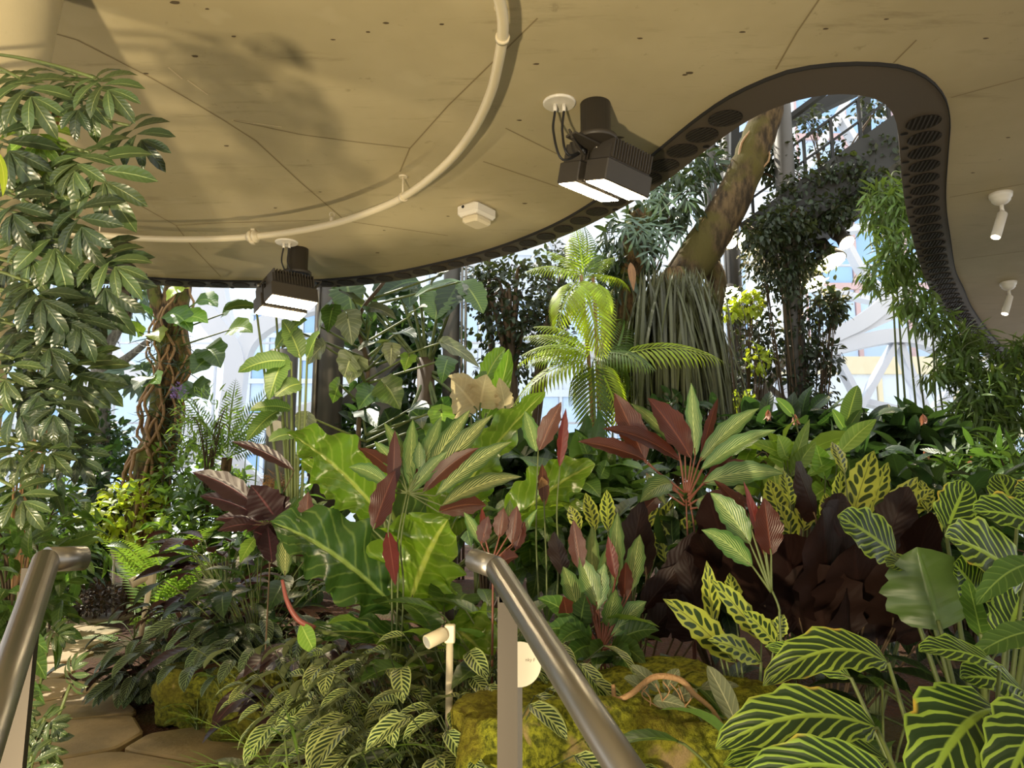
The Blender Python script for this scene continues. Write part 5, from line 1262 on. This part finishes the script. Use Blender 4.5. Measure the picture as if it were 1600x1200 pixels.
t = thing('lilac_blossom', 'lilac flower cluster beside the rooted trunk', 'flower', at(278, 612, 8.5)); nb = NB(); scatter_leaves(nb, at(278, 612, 8.5), (.1, .1, .1), 90, .04, T_TINY); part('inflorescence', nb, LM['lilac'], t); part('stalk', MB().tube([at(278, 612, 8.5), at(268, 600, 8.9)], .008, 5), MT['stem'], t)
bush('climbing_vine', 'dark wispy leaves hanging in front of the left lattice', [(60, 560, 5.5, .35, .3, .6), (30, 740, 5.2, .4, .3, .35), (95, 500, 5.8, .3, .3, .35)], 330, .16, LM['dark'], T_LANCE, .4, None, MT['root'], None, 14)

# ================================================================== steel columns, struts
COLS = []
def col(label, x, d, r, mat, z1=9.0, dx=0):
    p = at(x, 700, d); t = thing('steel_column', label, 'column', gp(p.x, d))
    COLS.append(t); part('shaft', MB().tube([gp(p.x, d), V(p.x, d, z1)], r, 20), mat, t)
    return t, p
t, p = col('thick grey-brown steel column with a bright conduit, right of the lit floodlight', 512, 9.0, .15, MT['steeld'])
part('conduit', MB().tube([V(p.x - .17, 8.95, .3), V(p.x - .17, 8.95, 9)], .035, 10), MT['steel'], t)
t, p = col('shorter steel column with a round tag, behind the paddle leaves', 437, 8.6, .16, MT['steeld'], 3.0)
part('tag', MB().lathe(V(p.x, 8.43, at(437, 672, 8.43).z), [(.11, 0), (.11, .006)], 24, (0, -1, 0)), MT['sign'], t, 'round pale tag')
t, p = col('steel column among dense foliage with thin pipes', 703, 9.6, .11, MT['steeld'])
for dx in (.14, .19): part('conduit', MB().tube([V(p.x + dx, 9.5, .3), V(p.x + dx, 9.5, 9)], .018, 8), MT['steel'], t)
t, p = col('dark steel column right of the hanging strap leaves', 1128, 9.4, .09, MT['steeld'])
t, p = col('slender steel column with conduit behind the yellow-leaved vine', 1160, 10.2, .1, MT['steeld']); part('conduit', MB().tube([V(p.x - .14, 10.1, .3), V(p.x - .14, 10.1, 9)], .025, 8), MT['steel'], t)
t, p = col('vine-wrapped steel column in the middle of the opening', 1252, 9.0, .12, MT['steeld'])
def strut(label, a, b, w, m=MT['steeld']):
    part('strut', MB().bar(at(*a), at(*b), w, w), m, COLS[int(label)])
strut('0', (562, 545, 8.8), (622, 690, 8.8), .17)
strut('2', (640, 545, 9.4), (520, 650, 9.4), .14)
strut('5', (1185, 625, 9.8), (1240, 540, 9.8), .09)
strut('4', (1130, 540, 9.9), (1230, 630, 9.9), .07)

# ================================================================== centre: heart-leaved climbers, paddle leaves
t = thing('heart_leaf_climber', 'dusty green heart-leaved climber around the central steel columns', 'plant', ground_at(580, 760, 7.6))
part('vine', MB().tube(smooth([ground_at(580, 760, 7.6), at(560, 680, 7.7), at(575, 580, 7.7), at(560, 500, 7.6), at(600, 440, 7.6)], 8), [.03, .02], 8), MT['stemd'], t)
for x, y, X, Y, w, m in [(542, 492, 550, 540, 46, 'grey'), (552, 470, 535, 455, 40, 'grey'), (548, 560, 538, 590, 44, 'grey'), (560, 562, 545, 600, 40, 'grey'), (600, 535, 560, 548, 36, 'grey'), (612, 540, 610, 572, 30, 'grey'), (480, 650, 472, 692, 40, 'grey'), (500, 510, 520, 470, 40, 'grey'), (520, 480, 512, 520, 34, 'mid'), (575, 480, 620, 500, 30, 'grey'), (640, 495, 668, 480, 24, 'grey'), (590, 610, 560, 640, 50, 'mid'), (600, 600, 625, 640, 50, 'mid'), (640, 555, 632, 580, 26, 'light'), (640, 640, 670, 640, 34, 'dark'), (655, 650, 660, 670, 30, 'grey'), (690, 535, 750, 575, 30, 'grey'), (720, 440, 640, 470, 26, 'mid'), (700, 560, 690, 600, 34, 'mid'), (580, 500, 565, 480, 30, 'mid'), (505, 540, 480, 570, 36, 'grey'), (470, 520, 440, 545, 34, 'grey'), (690, 430, 672, 446, 40, 'grey'), (565, 640, 590, 670, 40, 'dark'), (690, 640, 690, 680, 44, 'light'), (680, 660, 670, 690, 34, 'light'), (530, 600, 520, 630, 30, 'mid'), (620, 520, 650, 530, 34, 'dark')]:
    leaf(t, (x, y, 7.4 + random.uniform(-.4, .4)), (X, Y, 7.2), w, LM[m], (0, 0, .06), (random.uniform(-.4, .4), -1, .6), 'heart', .12, .04, 2, .2, root=at(572, min(750, y + 40), 7.7), pr=.012)
t = thing('paddle_leaf_plant', 'tall plant with long paddle leaves in front of the round-tagged column', 'plant', ground_at(470, 780, 7.0))
for x, y, X, Y, w in [(455, 565, 372, 582, 36), (445, 560, 420, 625, 36), (455, 640, 390, 642, 26), (440, 640, 385, 690, 30), (430, 545, 480, 500, 30), (400, 480, 350, 485, 22), (470, 600, 430, 620, 34), (430, 470, 480, 480, 26), (480, 560, 500, 520, 30), (460, 680, 420, 690, 24), (470, 560, 440, 500, 34)]:
    leaf(t, (x, y, 6.9), (X, Y, 6.7), w, LM['banana'], (0, 0, .08), (random.uniform(-.4, .4), -1, .6), 'oval', .2, .03, 6, root=ground_at(470, 780, 7.0) + V(random.uniform(-.05, .05), 0, .1), pr=.014)
t = thing('banana_plant', 'dark broad banana leaves high in the centre under the slab edge', 'plant', ground_at(670, 780, 8.8))
part('stem', MB().tube([ground_at(670, 780, 8.8), at(665, 560, 8.8)], [.16, .1], 10), MT['stemd'], t)
for x, y, X, Y, w, m in [(690, 455, 680, 500, 60, 'banana'), (720, 440, 690, 500, 50, 'dark'), (720, 440, 755, 490, 46, 'banana'), (540, 440, 550, 490, 60, 'mid'), (560, 445, 565, 480, 14, 'yellow'), (620, 445, 590, 470, 50, 'dark'), (640, 445, 640, 480, 40, 'dark'), (655, 440, 600, 460, 40, 'dark'), (755, 600, 790, 545, 40, 'anth'), (740, 640, 760, 580, 30, 'banana'), (690, 700, 640, 640, 60, 'dark'), (700, 690, 690, 620, 70, 'dark'), (620, 700, 600, 640, 60, 'dark')]:
    leaf(t, (x, y, 8.4), (X, Y, 8.2), w, LM[m], (0, 0, .08), (random.uniform(-.4, .4), -1, .5), 'oval', .2, .04, 6, root=at(667, 580, 8.8), pr=.018)
t = thing('pale_leaf_plant', 'papery cream leaves lit from behind, in front of the dark small-leaved tree', 'plant', ground_at(745, 780, 7.2))
for x, y, X, Y, w in [(745, 640, 705, 592, 70), (750, 635, 760, 585, 60), (790, 640, 780, 590, 30), (735, 600, 700, 588, 24)]:
    leaf(t, (x, y, 7.2), (X, Y, 7.0), w, LM['cream'], (0, 0, .03), (0, -1, .2), 'heart', .15, .06, 4, .05, root=ground_at(745, 780, 7.2), pr=.012)
leaf(t, (755, 660, 7.3), (795, 545, 7.3), 36, LM['anth'], (.05, 0, 0), (-.4, -1, .3), 'oval', .2, .06, 6, root=ground_at(745, 780, 7.2), pr=.012)
leaf(t, (782, 690, 6.6), (818, 625, 6.6), 30, LM['anth'], (.05, 0, 0), (-.4, -1, .3), 'oval', .2, .05, 6, root=ground_at(745, 780, 7.2), pr=.012)
bush('ficus_tree', 'dark small-leaved tree against the bright glass left of the palm', [(800, 470, 9.8, .75, .5, .8), (760, 440, 10.0, .4, .4, .4), (850, 520, 9.6, .5, .4, .6), (870, 420, 10.2, .4, .4, .5), (790, 570, 10, .5, .4, .4)], 2600, .1, LM['ficus'], T_SMALL, .25, None, None, None, 26, .014, .2, .05)
bush('leafy_shrub', 'dark shrub at the feet of the central steel columns', [(570, 700, 9.5, .9, .5, .7), (690, 690, 9.8, .7, .5, .8), (620, 600, 10, .7, .4, .7), (600, 520, 10.3, .6, .4, .6), (670, 520, 10.4, .5, .4, .6)], 1500, .26, LM['dark'], [T_LANCEW, T_OVAL], .1, None, None, None, 20)
bush('leafy_shrub', 'dark broad-leaved shrub behind the narrow crimson plant', [(760, 760, 6.0, .7, .4, .45), (880, 760, 6.2, .6, .4, .45)], 460, .26, LM['dark'], [T_HEART, T_OVAL], .1, None, None, None, 16)

# ================================================================== palm, mossy tree, strap curtain
t = thing('feather_palm', 'yellow-green feathery palm lit by the sun left of the mossy tree', 'palm tree', ground_at(932, 820, 7.6))
for dx, x1, x2 in ((0, 925, 912), (.12, 936, 930)):
    part('cane', MB().tube(smooth([ground_at(932, 820, 7.6) + V(dx, 0, 0), at(x1, 640, 7.6), at(x2, 480, 7.6), at(x2 - 4, 430, 7.6)], 6), [.024, .02, .018], 8), MT['root'], t)
for hub, tips in (((912, 440), [(880, 360), (905, 350), (940, 345), (960, 400), (880, 470), (860, 420), (920, 500), (950, 470), (985, 430), (870, 390), (935, 420), (895, 520), (965, 520)]), ((925, 560), [(840, 520), (850, 570), (870, 600), (900, 620), (960, 560), (990, 600), (890, 510), (940, 500), (1000, 540), (830, 600), (960, 640), (930, 660), (820, 545), (860, 545), (885, 640), (980, 560)]), ((960, 560), [(1040, 530), (1085, 540), (1000, 480), (980, 620)])):
    for (x, y) in tips:
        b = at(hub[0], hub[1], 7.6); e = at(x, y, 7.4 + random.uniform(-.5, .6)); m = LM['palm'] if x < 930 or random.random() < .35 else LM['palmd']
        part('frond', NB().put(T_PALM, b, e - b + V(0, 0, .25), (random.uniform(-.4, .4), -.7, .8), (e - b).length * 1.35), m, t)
t, S = trunk('mossy_tree', 'big leaning mossy tree rising through the ceiling opening', [(985, 760), (1000, 640), (1010, 560), (1040, 470), (1090, 400), (1140, 320), (1175, 240), (1200, 170), (1215, 90)], 8.6, [.17, .14, .15, .2, .24, .21, .19, .17], MT['barkm'], 5)
part('branch', MB().tube(smooth([at(1095, 400, 8.7), at(1120, 440, 8.8), at(1112, 520, 8.8), at(1125, 640, 8.9)], 6), [.15, .1, .09], 8), MT['barkm'], t)
part('branch', MB().tube(smooth([at(960, 640, 8.4), at(965, 520, 8.4), at(985, 430, 8.4), at(1000, 330, 8.4)], 6), [.2, .18, .14], 10), MT['bark'], t)
def curtain(label, px, d, n, z_px, L, mat, spread):
    t = thing('strap_leaf_plant', label, 'plant', at(px, z_px, d)); nb = NB()
    P = np.array([tuple(at(px + random.gauss(0, spread), z_px + random.uniform(-25, 30), d + random.uniform(-.3, .3))) for _ in range(n)])
    A_ = RNG.random(n) * 2 * pi; D = np.stack([np.cos(A_) * .4, np.sin(A_) * .4, -.75 - .6 * RNG.random(n)], 1)
    nb.put(blade('strap', .017, 9, 2, .45, .2), P, D, np.stack([np.cos(A_), np.sin(A_), .6 + 0 * A_], 1), L * (1 + .35 * (RNG.random(n) * 2 - 1)))
    part('hanging_leaves', nb, mat, t); part('crown', MB().lathe(at(px, z_px, d) - V(0, 0, .1), [(.08, 0), (.16, .1), (.1, .25)], 10), MT['bark'], t); return t
curtain('curtain of long drooping strap leaves hanging from the mossy tree', 1055, 8.1, 850, 440, 1.75, LM['strap'], 26)
curtain('second tuft of strap leaves hanging right of the long curtain', 1088, 8.3, 300, 470, 1.35, LM['strap'], 15)
t = thing('staghorn_plant', 'blue-green deeply cut leaves below the big floodlight', 'plant', at(1005, 370, 8.0))
for x, y, X, Y in [(1020, 290, 1040, 310), (1010, 320, 1030, 300), (1000, 345, 1010, 385), (1015, 340, 1045, 380), (1000, 350, 985, 390), (1030, 360, 1048, 400), (1020, 380, 1012, 420), (1040, 300, 1020, 340), (990, 340, 965, 370), (1050, 350, 1075, 380), (1065, 300, 1085, 330)]:
    lobedleaf(t, (x, y, 7.9), (X, Y, 7.8), LM['blue'], 1.0, T_STAG, None, at(1010, 360, 8.2))
bush('epiphyte_clump', 'dense leafy epiphytes crowding the trunks below the big floodlight', [(985, 380, 8.3, .45, .35, .45), (1050, 310, 8.6, .4, .35, .45), (1090, 260, 8.8, .3, .3, .35), (960, 440, 8.4, .3, .3, .4)], 1000, .2, LM['philod'], [T_LANCE, T_BAMBOO], .6, at(985, 520, 8.4))
bush('moss_cushion', 'yellow-green moss cushion low on the mossy tree', [(985, 600, 8.2, .12, .1, .5)], 1600, .04, LM['yellow'], T_TINY, .2, at(985, 640, 8.4))
t = thing('dry_leaf', 'single dry tan leaf hanging left of the strap curtain', 'leaf', at(988, 440, 7.9)); leaf(t, (985, 410, 7.9), (990, 455, 7.9), 13, LM['dry'])

# ================================================================== footbridge, vines, far lamps
def footbridge():
    a = at(1180, 395, 9.4); b_ = at(1440, 215, 8.6)
    t = thing('footbridge', 'dark steel footbridge overgrown with vines crossing the opening', 'footbridge', (a + b_) / 2 - V(0, 0, .5))
    part('deck', MB().bar(a, b_, 1.1, .5), MT['steelb'], t)
    for dz in (.5, .75, 1.05): part('rail', MB().bar(a + V(0, 0, dz), b_ + V(0, 0, dz), .025, .025), MT['steelb'], t)
    for k in range(7):
        q = a.lerp(b_, k / 6); part('post', MB().bar(q + V(0, 0, .2), q + V(0, 0, 1.05), .035, .035, 0, V(0, 1, 0)), MT['steelb'], t)
    part('fascia', MB().bar(a + V(.3, -.6, .2), b_ + V(.3, -.6, .2), .06, .2), MT['steelb'], t)
    part('handrail', MB().bar(a + V(-.4, .4, 1.25), b_ + V(-.4, .4, 1.25), .1, .06), MT['steelb'], t)
    return t
bridge = footbridge()
for lb_, a, b_, w_ in (('dark steel post left of the leaning trunk in the opening', (1147, 290, 9.5), (1147, 150, 9.5), .11), ('dark beam crossing the top of the opening', (1160, 225, 10.2), (1400, 110, 10), .16), ('upper dark post in the right of the opening', (1352, 230, 9.6), (1350, 120, 9.6), .12), ('short dark canopy beam beside the bamboo', (1255, 345, 9.2), (1325, 370, 9.0), .1), ('slim dark beam under the footbridge', (1150, 215, 10.4), (1185, 200, 10.4), .08)):
    part('support_beam' if 'beam' in lb_ else 'support_post', MB().bar(at(*a), at(*b_), w_, w_), MT['steelb'], bridge)
bush('hanging_vine', 'small-leaved vines trailing over the dark footbridge', [(1270, 300, 8.8, .5, .4, .3), (1330, 270, 8.6, .5, .4, .25), (1230, 340, 9.0, .4, .4, .4), (1390, 235, 8.4, .35, .3, .22), (1210, 250, 9.2, .35, .3, .35), (1300, 330, 8.6, .4, .3, .25), (1360, 290, 8.4, .4, .3, .2), (1225, 345, 8.5, .4, .3, .25), (1190, 370, 8.5, .3, .3, .25)], 5600, .085, LM['ficus'], T_SMALL, .5, at(1290, 300, 9), None, None, 20, .006, .1)
bush('hanging_vine', 'upper sprays of small leaves against the sky in the opening', [(1270, 190, 9.6, .35, .3, .3), (1370, 165, 9.2, .35, .3, .3), (1300, 240, 9.3, .4, .3, .2), (1120, 250, 9.4, .25, .2, .4)], 620, .08, LM['ficus'], T_SMALL, .4, at(1290, 300, 9), None, None, 20, .006, .1)
bush('hanging_vine', 'thick vine column wrapped round the middle steel column', [(1245, 400, 8.9, .35, .3, .55), (1258, 520, 8.9, .24, .24, .7), (1225, 430, 8.8, .35, .3, .4), (1265, 620, 8.9, .3, .3, .4), (1190, 400, 9.0, .3, .3, .5)], 2600, .085, LM['ficus'], [T_SMALL, T_LANCE], .5, gp(at(1252, 700, 8.9).x, 8.9), None, None, 24, .008, .1)
bush('hanging_vine', 'loose dark vine sprays right of the middle steel column', [(1295, 480, 8.7, .28, .25, .35), (1310, 470, 8.6, .15, .15, .2), (1290, 560, 8.8, .2, .2, .35), (1285, 400, 8.8, .2, .2, .2)], 520, .1, LM['ficus'], T_SMALL, .3, gp(at(1258, 700, 8.9).x, 9.0), None, None, 18, .006, .1)
bush('hanging_vine', 'loose dark vine sprays between the two steel columns', [(1190, 520, 9.3, .35, .3, .5), (1165, 600, 9.4, .25, .2, .5), (1205, 560, 9.2, .25, .2, .4), (1150, 480, 9.3, .2, .2, .3)], 760, .09, LM['ficus'], T_SMALL, .3, gp(at(1175, 700, 9.5).x, 9.5), None, None, 18, .006, .1)
bush('yellow_leaf_vine', 'sunlit yellow-green leaves on the slim column left of centre opening', [(1168, 475, 9.0, .24, .15, .16), (1140, 490, 9.0, .14, .12, .12)], 150, .11, LM['yellow'], T_SMALL, .2, gp(at(1160, 700, 9.6).x, 9.6))
bush('yellow_leaf_vine', 'sunlit yellow-green sprig low on the slim steel column', [(1155, 625, 8.8, .2, .15, .1), (1185, 560, 8.9, .16, .12, .2)], 130, .1, LM['yellow'], T_SMALL, .2, gp(at(1155, 700, 9.2).x, 9.2))
def growlamp(label, px, py, d, r, dirn, hood=True):
    c = at(px, py, d); t = thing('grow_lamp', label, 'lamp', c)
    dv_ = Vector(dirn).normalized()
    part('hood', MB().lathe(c - dv_ * .3, [(.09, 0), (.1, .12), (r * .8, .2), (r, .32), (r * .96, .32)], 22, dv_), MT['black'], t)
    part('lens', MB().lathe(c + dv_ * .012, [(r * .92, 0), (r * .92, .01)], 20, dv_), MT['lens'], t, 'glowing white lens')
    part('bracket', MB().bar(c - dv_ * .28, c - dv_ * .28 + V(0, .35, .25), .05, .02), MT['black'], t)
growlamp('round glowing lamp on the leaning trunk, left one of two', 1140, 378, 9.0, .09, (-.1, -.9, -.3))
growlamp('larger round glowing lamp right of the leaning trunk', 1170, 377, 9.2, .17, (.2, -.9, -.4))
growlamp('dark hooded lamp glowing downward right of the vine column', 1298, 408, 8.9, .19, (.25, -.35, -.9))
growlamp('bright lamp at the end of the canopy beam beside the bamboo', 1322, 378, 8.8, .1, (.2, -.5, -.7))
growlamp('glowing lamp low behind the slim steel column', 1142, 462, 9.8, .14, (-.2, -.8, -.5))
growlamp('wide glowing lamp under the hooded one', 1272, 442, 9.3, .15, (.2, -.45, -.8))

# ================================================================== bamboo on the right
def bamboo(label, blobs, n, root, canes):
    g = gp(at(root[0], 700, root[1]).x, root[1]); t = thing('bamboo', label, 'bamboo', g); nb = NB()
    tot = sum(b[3] * b[4] * b[5] for b in blobs); cs = []
    for b in blobs:
        c = at(*b[:3]); P = scatter_leaves(nb, c, b[3:6], int(n * b[3] * b[4] * b[5] / tot), .17, T_BAMBOO, .7, .15, .5); cs.append((c, P))
    part('foliage', nb, LM['bamboo'], t)
    for k in range(canes):
        c, P = cs[k % len(cs)]; e = Vector(P[RNG.integers(len(P))]); f0 = g + V(random.uniform(-.25, .25), random.uniform(-.2, .2), 0)
        if k > 3: break
        part('cane', MB().tube(smooth([f0, V(f0.x * .6 + c.x * .4, f0.y * .6 + c.y * .4, (f0.z + c.z) / 2), c, e + V(0, 0, .2)], 8), [.014, .01, .005], 7), MT['stem'], t)
bamboo('tall bamboo hanging just inside the right edge of the opening', [(1390, 330, 7.9, .32, .3, .35), (1405, 400, 7.7, .27, .3, .35), (1425, 465, 7.6, .22, .3, .18), (1390, 300, 8, .25, .2, .2), (1365, 430, 7.7, .14, .2, .2)], 1700, (1440, 8.0), 8)
bamboo('bamboo sprays in the middle right, above the far shrubs', [(1455, 495, 7.4, .22, .25, .16), (1500, 565, 7.3, .25, .3, .2), (1465, 585, 7.2, .22, .2, .09), (1500, 530, 7.5, .25, .3, .2)], 850, (1500, 7.7), 7)
bamboo('dense dark bamboo at the right edge below the soffit band', [(1560, 620, 6.9, .45, .35, .35), (1530, 660, 6.8, .35, .3, .3), (1600, 560, 7.2, .4, .3, .3), (1580, 710, 6.7, .4, .3, .25), (1535, 610, 7.0, .22, .3, .25)], 2200, (1580, 7.2), 10)

# ================================================================== shrubs of the right bed
RB = [('broad dusky shrub with salmon bracts below the middle steel column', [(1210, 690, 6.6, .5, .3, .25), (1290, 680, 6.4, .45, .3, .25)], 330, .22, 'dark', [T_OVAL, T_HEART]),
      ('broad dusky shrub in front of the lattice, right of the upright single leaf', [(1390, 685, 6.3, .5, .3, .22), (1450, 700, 6.1, .4, .3, .22)], 300, .22, 'dark', [T_OVAL, T_HEART]),
      ('dark shrub behind the upright spotted leaves', [(1400, 760, 5.2, .5, .3, .3), (1300, 750, 5.2, .45, .3, .3)], 330, .2, 'dark', [T_OVAL, T_LANCEW]),
      ('light green broad-bladed shrub left of the dark upright purple leaf', [(1225, 715, 4.6, .3, .25, .2), (1270, 735, 4.5, .25, .2, .2)], 60, .28, 'light', [T_LANCEW, T_OVAL]),
      ('grassy green shrub under the dense bamboo', [(1530, 750, 5.0, .5, .3, .25), (1590, 740, 4.8, .4, .3, .22)], 420, .2, 'mid', [T_BAMBOO, T_LANCE]),
      ('dark green shrub beneath the large red and green plant', [(1110, 850, 4.0, .35, .3, .4), (1040, 860, 4.2, .35, .3, .35)], 300, .2, 'dark', [T_OVAL, T_LANCEW]),
      ('mid green shrub at the foot of the feathery palm', [(930, 790, 5.6, .5, .3, .4), (850, 830, 5.2, .4, .3, .4)], 380, .22, 'mid', [T_HEART, T_LANCEW]),
      ('dark backdrop shrub between the palm and the vine columns', [(1060, 690, 7.4, .5, .3, .5), (1150, 710, 7.6, .5, .3, .4)], 500, .18, 'dark', [T_OVAL, T_LANCEW]),
      ('dark shrub deep behind the zebra-striped leaves', [(1500, 850, 3.6, .5, .3, .4), (1420, 880, 3.6, .3, .3, .4)], 330, .2, 'dark', [T_OVAL, T_LANCEW])]
for lb_, bl_, n, L, m, tp_ in RB: bush('leafy_shrub', lb_, 'shrub', bl_, n, L, LM[m], tp_, .1, None, None, None, 12)
for x, y, d, lb_ in [(1200, 648, 6.2, 'salmon bract at the top left of the right-hand shrubs'), (1242, 655, 6.1, 'salmon bract right beside the middle steel column'), (1175, 710, 5.6, 'small orange bract below the slim column'), (1445, 710, 5.6, 'largest salmon bract, on the dusky shrub'), (1432, 738, 5.4, 'pink bract beneath the largest one'), (1442, 655, 6.0, 'salmon bract against the white lattice'), (1520, 718, 5.3, 'tiny salmon bract under the bamboo'), (1395, 750, 5.2, 'brownish bract among the spotted leaves')]:
    t = thing('flower_bract', lb_, 'flower', at(x, y, d)); nb = NB()
    for k in range(6): nb.put(T_LANCEW, at(x, y - 8, d), (random.uniform(-.3, .3), random.uniform(-.3, .3), -1), (math.cos(k), math.sin(k), .1), .1)
    part('petals', nb, LM['flower'], t); part('stalk', MB().tube([at(x, y - 8, d), at(x + 6, y + 8, d + .15)], .004, 5), MT['stemd'], t)
t = thing('paddle_leaf_plant', 'upright bright paddle leaves standing before the white lattice on the right', 'plant', ground_at(1325, 760, 5.8))
for x, y, X, Y, w in [(1322, 665, 1340, 602, 30), (1325, 670, 1345, 640, 16), (1320, 672, 1300, 640, 18), (1240, 650, 1212, 622, 18)]: leaf(t, (x, y, 5.8), (X, Y, 5.7), w, LM['banana'], (0, 0, .02), (-.2, -1, .3), 'oval', .2, root=ground_at(1325, 760, 5.8), pr=.008)
t = thing('spear_leaf_plant', 'sheaf of long light-green blades among the right-hand shrubs', 'plant', ground_at(1250, 800, 4.3))
for x, y, X, Y, w, m in [(1235, 745, 1265, 655, 20, 'light'), (1235, 745, 1275, 690, 26, 'light'), (1240, 720, 1170, 690, 24, 'light'), (1230, 720, 1215, 680, 36, 'light'), (1310, 710, 1370, 655, 30, 'light'), (1225, 725, 1200, 715, 30, 'light'), (1260, 745, 1322, 712, 20, 'light'), (1330, 760, 1325, 715, 32, 'mid'), (1290, 750, 1275, 695, 30, 'light')]: leaf(t, (x, y, 4.3), (X, Y, 4.25), w, LM[m], (0, 0, .04), (random.uniform(-.3, .3), -1, .5), 'lance', .25, root=ground_at(1250, 800, 4.3), pr=.005)
